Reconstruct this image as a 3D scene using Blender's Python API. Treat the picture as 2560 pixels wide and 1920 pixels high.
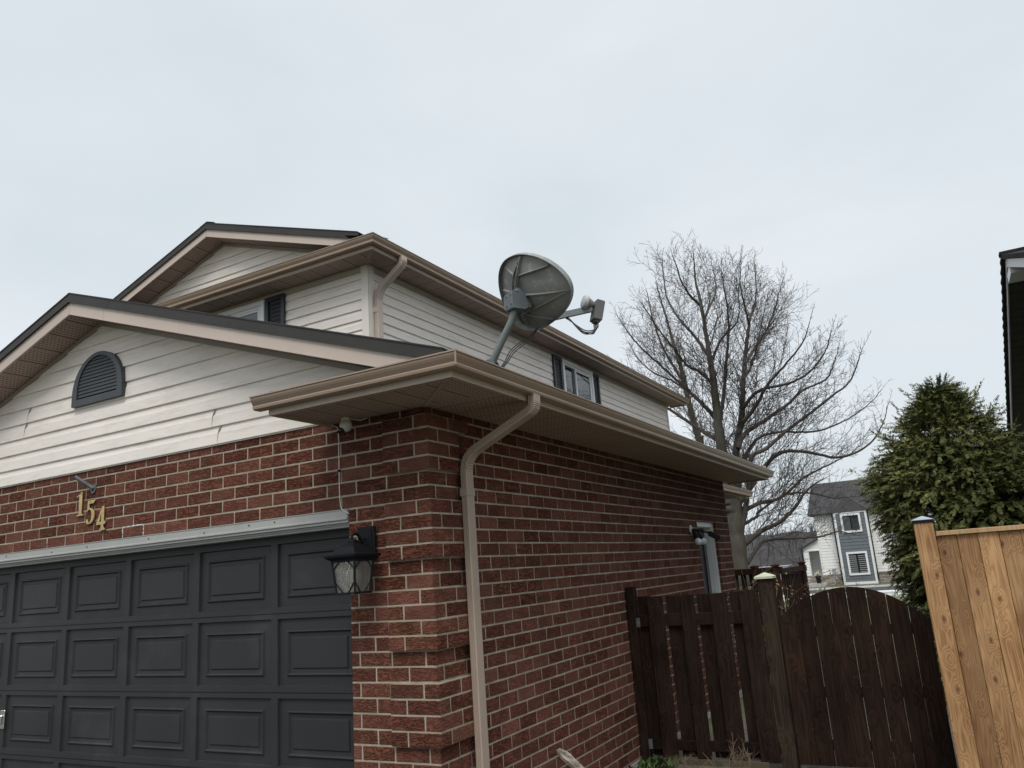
import bpy, bmesh, math, random
from mathutils import Vector, Matrix, noise
import numpy as np
PI = math.pi
rnd = random.Random(11)
scene = bpy.context.scene
for o in list(bpy.data.objects):
    bpy.data.objects.remove(o)
C = scene.collection
# ------------------------------------------------------------------ camera
def cam_axes(yaw, pitch, roll):
    cy, sy, cp, sp = math.cos(yaw), math.sin(yaw), math.cos(pitch), math.sin(pitch)
    fw = Vector((sy*cp, cy*cp, sp)); rt = Vector((cy, -sy, 0)); up = rt.cross(fw)
    cr, sr = math.cos(roll), math.sin(roll)
    return cr*rt + sr*up, -sr*rt + cr*up, fw
CAM = Vector((2.9471, -4.2419, 1.625))
r_, u_, f_ = cam_axes(-.4926, .2369, -.0723)
cd = bpy.data.cameras.new('camera'); cam = bpy.data.objects.new('camera', cd); C.objects.link(cam)
cam.matrix_world = Matrix(((r_.x, u_.x, -f_.x, CAM.x), (r_.y, u_.y, -f_.y, CAM.y), (r_.z, u_.z, -f_.z, CAM.z), (0, 0, 0, 1)))
cd.sensor_width = 36; cd.lens = 36*1967.2/2560; cd.clip_end = 3000; cd.clip_start = .05
scene.camera = cam
# ------------------------------------------------------------------ light
SUN_EL, SUN_AZ = math.radians(50), math.radians(160)     # azimuth clockwise from +Y
w = bpy.data.worlds.new('World'); scene.world = w; w.use_nodes = True
nt = w.node_tree; nt.nodes.clear()
def N(nt, t, **k):
    n = nt.nodes.new(t)
    for a, b in k.items(): setattr(n, a, b)
    return n
out = N(nt, 'ShaderNodeOutputWorld'); bg = N(nt, 'ShaderNodeBackground'); sky = N(nt, 'ShaderNodeTexSky')
sky.sky_type = 'NISHITA'; sky.sun_disc = False; sky.sun_elevation = SUN_EL; sky.sun_rotation = SUN_AZ
sky.air_density = 1.2; sky.dust_density = 3.0
tc = N(nt, 'ShaderNodeTexCoord'); mp = N(nt, 'ShaderNodeMapping'); mp.inputs['Scale'].default_value = (1.0, 1.0, 2.2)
nz = N(nt, 'ShaderNodeTexNoise'); nz.inputs['Scale'].default_value = 2.1; nz.inputs['Detail'].default_value = 6; nz.inputs['Roughness'].default_value = .48; nz.inputs['Distortion'].default_value = .4
cr = N(nt, 'ShaderNodeValToRGB')
CL = 10.0      # overcast radiance relative to the 0.1 background strength
e = cr.color_ramp.elements
e[0].position = .34; e[0].color = (.672*CL, .745*CL, .785*CL, 1)
e[1].position = .66; e[1].color = (.78*CL, .825*CL, .872*CL, 1)
mx = N(nt, 'ShaderNodeMix', data_type='RGBA'); mx.inputs[0].default_value = .93
nt.links.new(tc.outputs['Generated'], mp.inputs['Vector']); nt.links.new(mp.outputs[0], nz.inputs['Vector'])
nt.links.new(nz.outputs[0], cr.inputs[0]); nt.links.new(sky.outputs[0], mx.inputs[6]); nt.links.new(cr.outputs[0], mx.inputs[7])
# the overcast dome is brighter overhead than near the horizon
sx = N(nt, 'ShaderNodeSeparateXYZ'); mr = N(nt, 'ShaderNodeMapRange')
nt.links.new(tc.outputs['Generated'], sx.inputs[0]); nt.links.new(sx.outputs['Z'], mr.inputs['Value'])
mr.inputs['From Min'].default_value = .67; mr.inputs['From Max'].default_value = 1.0; mr.inputs['To Min'].default_value = 1.0; mr.inputs['To Max'].default_value = 2.7
vm = N(nt, 'ShaderNodeVectorMath', operation='SCALE')
nt.links.new(mx.outputs[2], vm.inputs[0]); nt.links.new(mr.outputs[0], vm.inputs['Scale'])
nt.links.new(vm.outputs[0], bg.inputs[0]); bg.inputs[1].default_value = .1
nt.links.new(bg.outputs[0], out.inputs[0])
sd = bpy.data.lights.new('sun', 'SUN'); sun = bpy.data.objects.new('sun', sd); C.objects.link(sun)
sd.energy = 1.5; sd.angle = math.radians(24); sd.color = (1, .95, .87)
sv = Vector((math.sin(SUN_AZ)*math.cos(SUN_EL), math.cos(SUN_AZ)*math.cos(SUN_EL), math.sin(SUN_EL)))
sun.rotation_euler = sv.to_track_quat('Z', 'Y').to_euler()
scene.view_settings.view_transform = 'Standard'; scene.view_settings.look = 'None'
scene.view_settings.exposure = 0.09; scene.view_settings.gamma = 1; scene.view_settings.use_curve_mapping = False
scene.render.engine = 'CYCLES'
# ------------------------------------------------------------------ helpers
def tag(o, label=None, cat=None, group=None, kind=None):
    for k, v in (('label', label), ('category', cat), ('group', group), ('kind', kind)):
        if v: o[k] = v
    return o
def empty(name, loc=(0, 0, 0), rz=0):
    o = bpy.data.objects.new(name, None); C.objects.link(o); o.location = loc; o.rotation_euler = (0, 0, rz)
    o.empty_display_size = .1
    return o
class MB:
    """collects polygons, optional per-face tone, builds one mesh object"""
    def __init__(s): s.v = []; s.f = []; s.t = []; s.tone = 0.5; s.sm = []; s.smooth = False
    def add(s, vs, fs, tone=None):
        b = len(s.v); s.v += [tuple(p) for p in vs]
        for f in fs:
            s.f.append(tuple(i+b for i in f)); s.t.append(s.tone if tone is None else tone); s.sm.append(s.smooth)
    def quad(s, a, b, c, d, tone=None): s.add([a, b, c, d], [(0, 1, 2, 3)], tone)
    def box(s, x0, x1, y0, y1, z0, z1, tone=None, M=None):
        vs = [Vector((x, y, z)) for z in (z0, z1) for y in (y0, y1) for x in (x0, x1)]
        if M is not None: vs = [M @ v for v in vs]
        s.add(vs, [(0, 2, 3, 1), (4, 5, 7, 6), (0, 1, 5, 4), (1, 3, 7, 5), (3, 2, 6, 7), (2, 0, 4, 6)], tone)
    def bbox(s, x0, x1, y0, y1, z0, z1, c=.004, tone=None, M=None):
        """box with chamfered edges"""
        if x0 > x1: x0, x1 = x1, x0
        if y0 > y1: y0, y1 = y1, y0
        if z0 > z1: z0, z1 = z1, z0
        c = min(c, (x1-x0)*.45, (y1-y0)*.45, (z1-z0)*.45)
        bm = bmesh.new(); bmesh.ops.create_cube(bm, size=1)
        for v in bm.verts: v.co = Vector((x0+(v.co.x+.5)*(x1-x0), y0+(v.co.y+.5)*(y1-y0), z0+(v.co.z+.5)*(z1-z0)))
        bmesh.ops.bevel(bm, geom=bm.edges[:], offset=c, segments=1, affect='EDGES')
        s.bm(bm, tone, M)
    def bm(s, bm, tone=None, M=None):
        bm.verts.index_update()
        vs = [(M @ v.co if M is not None else v.co.copy()) for v in bm.verts]
        s.add(vs, [[v.index for v in f.verts] for f in bm.faces], tone); bm.free()
    def prism(s, pts, d0, d1, ax='Y', tone=None, M=None):
        """polygon pts (2d) extruded from d0 to d1 along ax"""
        def P(p, d):
            v = {'Y': Vector((p[0], d, p[1])), 'X': Vector((d, p[0], p[1])), 'Z': Vector((p[0], p[1], d))}[ax]
            return M @ v if M is not None else v
        n = len(pts); vs = [P(p, d0) for p in pts]+[P(p, d1) for p in pts]
        s.add(vs, [tuple(range(n)), tuple(range(2*n-1, n-1, -1))]+[(i, n+i, n+(i+1) % n, (i+1) % n) for i in range(n)], tone)
    def sweep(s, path, prof, up=Vector((0, 0, 1)), close=True, cap=True, tone=None, miter=True):
        """profile (a,b) swept on a path: a along side (tangent x up), b along up'"""
        path = [Vector(p) for p in path]; n = len(path); rings = []
        for i, p in enumerate(path):
            t0 = (path[i]-path[i-1]).normalized() if i else (path[1]-path[0]).normalized()
            t1 = (path[i+1]-path[i]).normalized() if i < n-1 else t0
            t = (t0+t1).normalized()
            sd = t.cross(up); sd = sd.normalized() if sd.length > 1e-4 else Vector((1, 0, 0))
            u2 = sd.cross(t).normalized()
            k = 1/max(.35, t.dot(t1)) if miter else 1
            horiz = abs(t0.z) < .01 and abs(t1.z) < .01
            rings.append([p+sd*a*(k if horiz else 1)+u2*b*(1 if horiz else k) for a, b in prof])
        m = len(prof); vs = [v for r in rings for v in r]; fs = []
        for i in range(n-1):
            for j in range(m if close else m-1):
                a, b = i*m+j, i*m+(j+1) % m
                fs.append((a, a+m, b+m, b))
        if cap and close: fs += [tuple(range(m)), tuple(range(n*m-1, (n-1)*m-1, -1))]
        s.add(vs, fs, tone)
    def tube(s, pts, r, seg=8, tone=None, cap=True):
        pts = [Vector(p) for p in pts]; n = len(pts); rr = r if isinstance(r, (list, tuple)) else [r]*n
        nrm = None; vs = []
        for i, p in enumerate(pts):
            t = (pts[min(i+1, n-1)]-pts[max(i-1, 0)]).normalized()
            if nrm is None:
                nrm = t.cross(Vector((0, 0, 1)) if abs(t.z) < .9 else Vector((1, 0, 0))).normalized()
            else: nrm = (nrm-t*nrm.dot(t)).normalized()
            b = t.cross(nrm)
            for k in range(seg):
                a = 2*PI*k/seg; vs.append(p+(nrm*math.cos(a)+b*math.sin(a))*rr[i])
        fs = [(i*seg+k, i*seg+(k+1) % seg, (i+1)*seg+(k+1) % seg, (i+1)*seg+k) for i in range(n-1) for k in range(seg)]
        if cap: fs += [tuple(range(seg-1, -1, -1)), tuple(range((n-1)*seg, n*seg))]
        s.add(vs, fs, tone)
    def lathe(s, prof, M=None, seg=20, tone=None):
        """profile (r,z) about local z"""
        vs = []; m = len(prof)
        for r, z in prof:
            for k in range(seg):
                a = 2*PI*k/seg; v = Vector((r*math.cos(a), r*math.sin(a), z)); vs.append(M @ v if M is not None else v)
        fs = [(i*seg+k, i*seg+(k+1) % seg, (i+1)*seg+(k+1) % seg, (i+1)*seg+k) for i in range(m-1) for k in range(seg)]
        fs += [tuple(range(seg-1, -1, -1)), tuple(range((m-1)*seg, m*seg))]
        s.add(vs, fs, tone)
    def build(s, name, m, parent=None, smooth=False):
        me = bpy.data.meshes.new(name); me.from_pydata([tuple(v) for v in s.v], [], s.f); me.update()
        at = me.color_attributes.new('tone', 'FLOAT_COLOR', 'CORNER')
        cols = []
        for f, t in zip(s.f, s.t):
            c = (t, t, t, 1) if not isinstance(t, tuple) else (t[0], t[1], t[2], 1)
            cols.extend(c*len(f))
        at.data.foreach_set('color', cols)
        if smooth or any(s.sm): me.polygons.foreach_set('use_smooth', [bool(smooth or q) for q in s.sm])
        bm = bmesh.new(); bm.from_mesh(me); bmesh.ops.recalc_face_normals(bm, faces=bm.faces[:]); bm.to_mesh(me); bm.free()
        o = bpy.data.objects.new(name, me); C.objects.link(o)
        if m: me.materials.append(m)
        if parent: o.parent = parent; 
        return o
    def copyf(s): return s
def spline(pts, n=8):
    """Catmull-Rom through pts"""
    P = [Vector(p) for p in pts]; P = [P[0]*2-P[1]]+P+[P[-1]*2-P[-2]]; out = []
    for i in range(1, len(P)-2):
        for k in range(n):
            t = k/n; a, b, c, d = P[i-1], P[i], P[i+1], P[i+2]
            out.append(.5*((2*b)+(c-a)*t+(2*a-5*b+4*c-d)*t*t+(3*b-a-3*c+d)*t**3))
    out.append(P[-2]); return out
# ------------------------------------------------------------------ materials
def mat(name, col=(.5, .5, .5), rough=.6, metal=0, var=0, vscale=3, bump=0, bscale=60, spec=.5, stretch=(1, 1, 1), tone=0, dark=None, dscale=1.5, dmin=.55, dmax=.75):
    """principled with noise colour variation (var), noise bump and per-face tone"""
    m = bpy.data.materials.new(name); m.use_nodes = True; nt = m.node_tree; p = nt.nodes['Principled BSDF']
    p.inputs['Roughness'].default_value = rough; p.inputs['Metallic'].default_value = metal; p.inputs['Specular IOR Level'].default_value = spec
    tcn = N(nt, 'ShaderNodeTexCoord'); mpn = N(nt, 'ShaderNodeMapping'); mpn.inputs['Scale'].default_value = stretch
    nt.links.new(tcn.outputs['Object'], mpn.inputs[0])
    rgb = N(nt, 'ShaderNodeRGB'); rgb.outputs[0].default_value = (*col, 1); cur = rgb.outputs[0]
    def mul(cur, fac_socket, lo, hi, fmin=.3, fmax=.7):
        r = N(nt, 'ShaderNodeMapRange'); nt.links.new(fac_socket, r.inputs[0])
        r.inputs[1].default_value = fmin; r.inputs[2].default_value = fmax; r.inputs[3].default_value = lo; r.inputs[4].default_value = hi
        v = N(nt, 'ShaderNodeVectorMath', operation='SCALE'); nt.links.new(cur, v.inputs[0]); nt.links.new(r.outputs[0], v.inputs['Scale'])
        return v.outputs[0]
    if var:
        n1 = N(nt, 'ShaderNodeTexNoise'); n1.inputs['Scale'].default_value = vscale; n1.inputs['Detail'].default_value = 6
        nt.links.new(mpn.outputs[0], n1.inputs[0]); cur = mul(cur, n1.outputs[0], 1-var, 1+var)
    if tone:
        a = N(nt, 'ShaderNodeVertexColor', layer_name='tone'); cur = mul(cur, a.outputs[0], 1-tone, 1+tone, 0, 1)
    if dark:
        n2 = N(nt, 'ShaderNodeTexNoise'); n2.inputs['Scale'].default_value = dscale; n2.inputs['Detail'].default_value = 8; n2.inputs['Roughness'].default_value = .65
        nt.links.new(mpn.outputs[0], n2.inputs[0])
        r = N(nt, 'ShaderNodeMapRange'); nt.links.new(n2.outputs[0], r.inputs[0]); r.inputs[1].default_value = dmin; r.inputs[2].default_value = dmax
        mm = N(nt, 'ShaderNodeMix', data_type='RGBA'); nt.links.new(r.outputs[0], mm.inputs[0]); nt.links.new(cur, mm.inputs[6]); mm.inputs[7].default_value = (*dark, 1); cur = mm.outputs[2]
    nt.links.new(cur, p.inputs['Base Color'])
    if bump:
        nb = N(nt, 'ShaderNodeTexNoise'); nb.inputs['Scale'].default_value = bscale; nb.inputs['Detail'].default_value = 4
        nt.links.new(mpn.outputs[0], nb.inputs[0]); b = N(nt, 'ShaderNodeBump'); b.inputs['Strength'].default_value = bump; b.inputs['Distance'].default_value = .01
        nt.links.new(nb.outputs[0], b.inputs['Height']); nt.links.new(b.outputs[0], p.inputs['Normal'])
    return m
def brick_mat():
    m = mat('rug_face_brick', (.168, .056, .037), .9, var=.14, vscale=5, spec=.12)
    nt = m.node_tree; p = nt.nodes['Principled BSDF']
    src = p.inputs['Base Color'].links[0].from_socket
    a = N(nt, 'ShaderNodeVertexColor', layer_name='tone'); sp = N(nt, 'ShaderNodeSeparateColor'); nt.links.new(a.outputs[0], sp.inputs[0])
    hs = N(nt, 'ShaderNodeHueSaturation'); nt.links.new(src, hs.inputs['Color'])
    r = N(nt, 'ShaderNodeMapRange'); nt.links.new(sp.outputs[0], r.inputs[0]); r.inputs[3].default_value = .72; r.inputs[4].default_value = 1.16; nt.links.new(r.outputs[0], hs.inputs['Value'])
    r2 = N(nt, 'ShaderNodeMapRange'); nt.links.new(sp.outputs[1], r2.inputs[0]); r2.inputs[3].default_value = .499; r2.inputs[4].default_value = .509; nt.links.new(r2.outputs[0], hs.inputs['Hue'])
    r3 = N(nt, 'ShaderNodeMapRange'); nt.links.new(sp.outputs[2], r3.inputs[0]); r3.inputs[3].default_value = .87; r3.inputs[4].default_value = .97; nt.links.new(r3.outputs[0], hs.inputs['Saturation'])
    # worm-like wrinkles of the rug texture: noise stretched along the courses
    geo = N(nt, 'ShaderNodeTexCoord'); off = N(nt, 'ShaderNodeVectorMath', operation='MULTIPLY_ADD')
    nt.links.new(a.outputs[0], off.inputs[0]); off.inputs[1].default_value = (7, 7, 7); nt.links.new(geo.outputs['Object'], off.inputs[2])
    mpn = N(nt, 'ShaderNodeMapping'); mpn.inputs['Scale'].default_value = (14, 14, 46); nt.links.new(off.outputs[0], mpn.inputs[0])
    nz = N(nt, 'ShaderNodeTexNoise'); nz.inputs['Scale'].default_value = 1; nz.inputs['Detail'].default_value = 2.5; nz.inputs['Distortion'].default_value = 1.1
    nt.links.new(mpn.outputs[0], nz.inputs[0])
    # ridges from the folded noise
    ab = N(nt, 'ShaderNodeMath', operation='SUBTRACT'); nt.links.new(nz.outputs[0], ab.inputs[0]); ab.inputs[1].default_value = .5
    ab2 = N(nt, 'ShaderNodeMath', operation='ABSOLUTE'); nt.links.new(ab.outputs[0], ab2.inputs[0])
    mr = N(nt, 'ShaderNodeMapRange'); nt.links.new(ab2.outputs[0], mr.inputs[0]); mr.inputs[1].default_value = 0; mr.inputs[2].default_value = .085; mr.interpolation_type = 'SMOOTHSTEP'
    fine = N(nt, 'ShaderNodeTexNoise'); fine.inputs['Scale'].default_value = 260; fine.inputs['Detail'].default_value = 3; nt.links.new(geo.outputs['Object'], fine.inputs[0])
    hsum = N(nt, 'ShaderNodeMath', operation='MULTIPLY_ADD'); nt.links.new(fine.outputs[0], hsum.inputs[0]); hsum.inputs[1].default_value = .25; nt.links.new(mr.outputs[0], hsum.inputs[2])
    b = N(nt, 'ShaderNodeBump'); b.inputs['Distance'].default_value = .015; nt.links.new(hsum.outputs[0], b.inputs['Height'])
    rs = N(nt, 'ShaderNodeMapRange'); nt.links.new(sp.outputs[2], rs.inputs[0]); rs.inputs[3].default_value = .35; rs.inputs[4].default_value = 1.0; nt.links.new(rs.outputs[0], b.inputs['Strength'])
    nt.links.new(b.outputs[0], p.inputs['Normal'])
    # groove shade put into the colour: base darkens along the folds
    dk = N(nt, 'ShaderNodeMapRange'); nt.links.new(mr.outputs[0], dk.inputs[0]); dk.inputs[3].default_value = .76; dk.inputs[4].default_value = 1.0
    sc = N(nt, 'ShaderNodeVectorMath', operation='SCALE'); nt.links.new(hs.outputs[0], sc.inputs[0]); nt.links.new(dk.outputs[0], sc.inputs['Scale'])
    nt.links.new(sc.outputs[0], p.inputs['Base Color'])
    return m
def wood_mat(name, c1, c2, rough=.7, knots=True, grain=1.0, bump=.25, spec=.3, board=.0, sheen=None, knotcol=(.05, .018, .008)):
    """boards run along z; per-board tone shifts the grain"""
    m = bpy.data.materials.new(name); m.use_nodes = True; nt = m.node_tree; p = nt.nodes['Principled BSDF']
    p.inputs['Roughness'].default_value = rough; p.inputs['Specular IOR Level'].default_value = spec
    a = N(nt, 'ShaderNodeVertexColor', layer_name='tone'); tcn = N(nt, 'ShaderNodeTexCoord')
    off = N(nt, 'ShaderNodeVectorMath', operation='MULTIPLY_ADD'); nt.links.new(a.outputs[0], off.inputs[0]); off.inputs[1].default_value = (31, 17, 23); nt.links.new(tcn.outputs['Object'], off.inputs[2])
    kn = N(nt, 'ShaderNodeMapping'); kn.inputs['Scale'].default_value = (7.0, 7.0, 3.6); nt.links.new(off.outputs[0], kn.inputs[0])
    vo = N(nt, 'ShaderNodeTexVoronoi', voronoi_dimensions='2D'); vo.inputs['Scale'].default_value = 1.0
    sxy = N(nt, 'ShaderNodeSeparateXYZ'); cxy = N(nt, 'ShaderNodeCombineXYZ'); nt.links.new(kn.outputs[0], sxy.inputs[0]); nt.links.new(sxy.outputs['X'], cxy.inputs['X']); nt.links.new(sxy.outputs['Z'], cxy.inputs['Y']); nt.links.new(cxy.outputs[0], vo.inputs[0])
    mp1 = N(nt, 'ShaderNodeMapping'); mp1.inputs['Scale'].default_value = (9, 9, .55); nt.links.new(off.outputs[0], mp1.inputs[0])
    n1 = N(nt, 'ShaderNodeTexNoise'); n1.inputs['Scale'].default_value = 1.2; n1.inputs['Detail'].default_value = 2; nt.links.new(mp1.outputs[0], n1.inputs[0])
    # growth rings: sine of (noise + knot distance)
    kd = N(nt, 'ShaderNodeMapRange'); nt.links.new(vo.outputs['Distance'], kd.inputs[0]); kd.inputs[1].default_value = 0; kd.inputs[2].default_value = .42; kd.inputs[3].default_value = 1.0 if knots else 0; kd.inputs[4].default_value = 0; kd.interpolation_type = 'SMOOTHERSTEP'
    ad = N(nt, 'ShaderNodeMath', operation='MULTIPLY_ADD'); nt.links.new(kd.outputs[0], ad.inputs[0]); ad.inputs[1].default_value = .20; nt.links.new(n1.outputs[0], ad.inputs[2])
    ml = N(nt, 'ShaderNodeMath', operation='MULTIPLY'); nt.links.new(ad.outputs[0], ml.inputs[0]); ml.inputs[1].default_value = 95*grain
    si = N(nt, 'ShaderNodeMath', operation='SINE'); nt.links.new(ml.outputs[0], si.inputs[0])
    mp2 = N(nt, 'ShaderNodeMapping'); mp2.inputs['Scale'].default_value = (140, 140, 3); nt.links.new(off.outputs[0], mp2.inputs[0])
    n2 = N(nt, 'ShaderNodeTexNoise'); n2.inputs['Scale'].default_value = 1; n2.inputs['Detail'].default_value = 3; nt.links.new(mp2.outputs[0], n2.inputs[0])
    n3 = N(nt, 'ShaderNodeTexNoise'); n3.inputs['Scale'].default_value = 2.3; n3.inputs['Detail'].default_value = 5; nt.links.new(off.outputs[0], n3.inputs[0])
    f = N(nt, 'ShaderNodeMath', operation='MULTIPLY_ADD'); nt.links.new(si.outputs[0], f.inputs[0]); f.inputs[1].default_value = .16
    f2 = N(nt, 'ShaderNodeMath', operation='MULTIPLY_ADD'); nt.links.new(n2.outputs[0], f2.inputs[0]); f2.inputs[1].default_value = .55; nt.links.new(n3.outputs[0], f2.inputs[2]); nt.links.new(f2.outputs[0], f.inputs[2])
    rr = N(nt, 'ShaderNodeMapRange'); nt.links.new(f.outputs[0], rr.inputs[0]); rr.inputs[1].default_value = .45; rr.inputs[2].default_value = 1.1
    mm = N(nt, 'ShaderNodeMix', data_type='RGBA'); nt.links.new(rr.outputs[0], mm.inputs[0]); mm.inputs[6].default_value = (*c1, 1); mm.inputs[7].default_value = (*c2, 1)
    cur = mm.outputs[2]
    if knots:
        kk = N(nt, 'ShaderNodeMapRange'); nt.links.new(vo.outputs['Distance'], kk.inputs[0]); kk.inputs[1].default_value = .03; kk.inputs[2].default_value = .13; kk.inputs[3].default_value = .85; kk.inputs[4].default_value = 0
        sel = N(nt, 'ShaderNodeSeparateColor'); nt.links.new(vo.outputs['Color'], sel.inputs[0]); gt = N(nt, 'ShaderNodeMath', operation='GREATER_THAN'); nt.links.new(sel.outputs[0], gt.inputs[0]); gt.inputs[1].default_value = .74
        km = N(nt, 'ShaderNodeMath', operation='MULTIPLY'); nt.links.new(kk.outputs[0], km.inputs[0]); nt.links.new(gt.outputs[0], km.inputs[1])
        k2 = N(nt, 'ShaderNodeMix', data_type='RGBA'); nt.links.new(km.outputs[0], k2.inputs[0]); nt.links.new(cur, k2.inputs[6]); k2.inputs[7].default_value = (*knotcol, 1); cur = k2.outputs[2]
    sp = N(nt, 'ShaderNodeSeparateColor'); nt.links.new(a.outputs[0], sp.inputs[0])
    r = N(nt, 'ShaderNodeMapRange'); nt.links.new(sp.outputs[0], r.inputs[0]); r.inputs[3].default_value = .72; r.inputs[4].default_value = 1.2
    v = N(nt, 'ShaderNodeVectorMath', operation='SCALE'); nt.links.new(cur, v.inputs[0]); nt.links.new(r.outputs[0], v.inputs['Scale'])
    nt.links.new(v.outputs[0], p.inputs['Base Color'])
    b = N(nt, 'ShaderNodeBump'); b.inputs['Strength'].default_value = bump; b.inputs['Distance'].default_value = .004; hk = N(nt, 'ShaderNodeMath', operation='MULTIPLY_ADD'); nt.links.new(kd.outputs[0], hk.inputs[0]); hk.inputs[1].default_value = 1.6; nt.links.new(f.outputs[0], hk.inputs[2]); nt.links.new(hk.outputs[0], b.inputs['Height']); nt.links.new(b.outputs[0], p.inputs['Normal'])
    return m
def soffit_mat(name, col, axis, seam, dots=True):
    """vented aluminium soffit: grooves across `axis` every `seam` m, rows of small slots in each panel"""
    m = mat(name, col, .6, var=.08, vscale=2, spec=.15); nt = m.node_tree; p = nt.nodes['Principled BSDF']; src = p.inputs['Base Color'].links[0].from_socket
    tcn = N(nt, 'ShaderNodeTexCoord'); sx = N(nt, 'ShaderNodeSeparateXYZ'); nt.links.new(tcn.outputs['Object'], sx.inputs[0])
    A, B = (sx.outputs['X'], sx.outputs['Y']) if axis == 'X' else (sx.outputs['Y'], sx.outputs['X'])
    def M(op, a, b=None, c=None):
        n = N(nt, 'ShaderNodeMath', operation=op)
        for i, q in enumerate((a, b, c)):
            if q is None: continue
            if isinstance(q, (int, float)): n.inputs[i].default_value = q
            else: nt.links.new(q, n.inputs[i])
        return n.outputs[0]
    fr = M('FRACT', M('DIVIDE', M('ADD', A, 50), seam))                   # position in the panel
    groove = M('LESS_THAN', fr, .06)
    pitch = seam/7
    u = M('FRACT', M('DIVIDE', M('ADD', A, 50+pitch*.2), pitch)); row = M('FLOOR', M('DIVIDE', M('ADD', A, 50+pitch*.2), pitch))
    v = M('FRACT', M('ADD', M('DIVIDE', B, .034), M('MULTIPLY', row, .5)))
    slot = M('MULTIPLY', M('LESS_THAN', M('ABSOLUTE', M('SUBTRACT', u, .5)), .15), M('LESS_THAN', M('ABSOLUTE', M('SUBTRACT', v, .5)), .27))
    band = M('MULTIPLY', M('GREATER_THAN', fr, .13), M('LESS_THAN', fr, .9))
    dk = M('MAXIMUM', groove, M('MULTIPLY', slot, band)) if dots else groove
    mm = N(nt, 'ShaderNodeMix', data_type='RGBA'); nt.links.new(dk, mm.inputs[0]); nt.links.new(src, mm.inputs[6]); mm.inputs[7].default_value = (col[0]*.22, col[1]*.22, col[2]*.22, 1)
    nt.links.new(mm.outputs[2], p.inputs['Base Color'])
    b = N(nt, 'ShaderNodeBump'); b.inputs['Strength'].default_value = .6; b.inputs['Distance'].default_value = .004; b.invert = True
    nt.links.new(dk, b.inputs['Height']); nt.links.new(b.outputs[0], p.inputs['Normal'])
    return m
def glass_mat(name, col=(.03, .035, .04), rough=.02, alpha=None):
    m = mat(name, col, rough, spec=.9); return m
M_brick = brick_mat()
M_mortar = mat('mortar', (.385, .335, .27), .95, var=.2, vscale=10, bump=.5, bscale=180, spec=.1, dark=(.27, .23, .19), dscale=3, dmin=.5, dmax=.75)
M_siding = mat('vinyl_siding', (.82, .76, .71), .5, spec=.3, var=.05, vscale=1.3, bump=.05, bscale=220, stretch=(1, 1, 6), dark=(.5, .45, .38), dscale=2.6, dmin=.48, dmax=.95)
M_post = mat('white_trim', (.74, .70, .645), .5, var=.03)
M_taupe = mat('taupe_aluminium', (.40, .32, .262), .42, var=.04, vscale=4, dark=(.25, .19, .15), dscale=5, dmin=.62, dmax=1.0)
M_gutter = mat('gutter_aluminium', (.36, .265, .20), .34, metal=.3, var=.05, vscale=3, dark=(.2, .16, .12), dscale=7, dmin=.62, dmax=1.0)
M_spout = mat('downspout_aluminium', (.40, .32, .262), .42, spec=.35, var=.06, vscale=4, dark=(.27, .21, .165), dscale=6, dmin=.58, dmax=.95)
M_rake = mat('rake_fascia_aluminium', (.52, .43, .375), .45, var=.03, vscale=4, dark=(.3, .23, .2), dscale=6, dmin=.66, dmax=1.0)
M_drip = mat('charcoal_drip_edge', (.042, .040, .038), .55, spec=.25, var=.1, vscale=5, bump=.1, bscale=30)
M_shing = mat('asphalt_shingle', (.03, .03, .032), .95, spec=.1, var=.3, vscale=40, bump=.6, bscale=300)
M_sofj = mat('soffit_joint', (.38, .29, .24), .5)
M_sofX = soffit_mat('vented_soffit_along_front', (.42, .315, .265), 'X', .232)
M_sofY = soffit_mat('vented_soffit_along_side', (.42, .315, .265), 'Y', .232)
M_door = mat('charcoal_door_paint', (.030, .0305, .033), .5, spec=.3, var=.12, vscale=1.2, bump=.12, bscale=7, dark=(.06, .062, .066), dscale=2.2, dmin=.55, dmax=.95)
M_cap = mat('grey_white_capping', (.36, .36, .35), .5, var=.06, vscale=6, dark=(.3, .3, .29), dscale=9, dmin=.62, dmax=.9)
M_black = mat('black_paint', (.007, .008, .011), .6, spec=.2)
M_shut = mat('black_shutter_plastic', (.02, .021, .03), .4, var=.1)
M_white = mat('white_vinyl', (.74, .75, .76), .35)
M_glass = mat('window_glass', (.02, .025, .03), .03, spec=1.0)
M_curtain = mat('sheer_curtain', (.3, .31, .33), .8)
M_vent = mat('dark_grey_vent_plastic', (.045, .05, .058), .45, var=.1)
M_brass = mat('brass', (.55, .41, .19), .36, metal=.8, var=.15, vscale=25)
M_lnb = mat('dark_grey_plastic', (.13, .132, .128), .7, spec=.2, var=.1)
M_lap_shade = mat('siding_lap_shade', (.33, .30, .27), .8)
M_dish = mat('grey_dish_paint', (.255, .26, .258), .7, spec=.2, var=.14, vscale=7, dark=(.42, .42, .41), dscale=14, dmin=.55, dmax=.75)
M_mount = mat('galvanised_grey', (.12, .135, .15), .45, var=.15, vscale=12)
M_pole = mat('grey_steel_pole', (.165, .19, .195), .42, metal=.25, var=.12, vscale=10)
M_cable = mat('black_cable', (.03, .03, .035), .5)
M_wire = mat('white_cable', (.7, .68, .64), .5)
M_camw = mat('white_camera_plastic', (.55, .55, .52), .35)
M_dwood = wood_mat('dark_stained_boards', (.008, .0050, .0040), (.030, .017, .012), .75, spec=.12, knots=True, grain=.6, bump=.6, knotcol=(.008, .006, .006))
M_gwood = wood_mat('weathered_grey_brown_post', (.026, .017, .012), (.066, .045, .032), .85, spec=.12, knots=True, grain=.5, bump=.8, knotcol=(.02, .015, .012))
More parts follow.
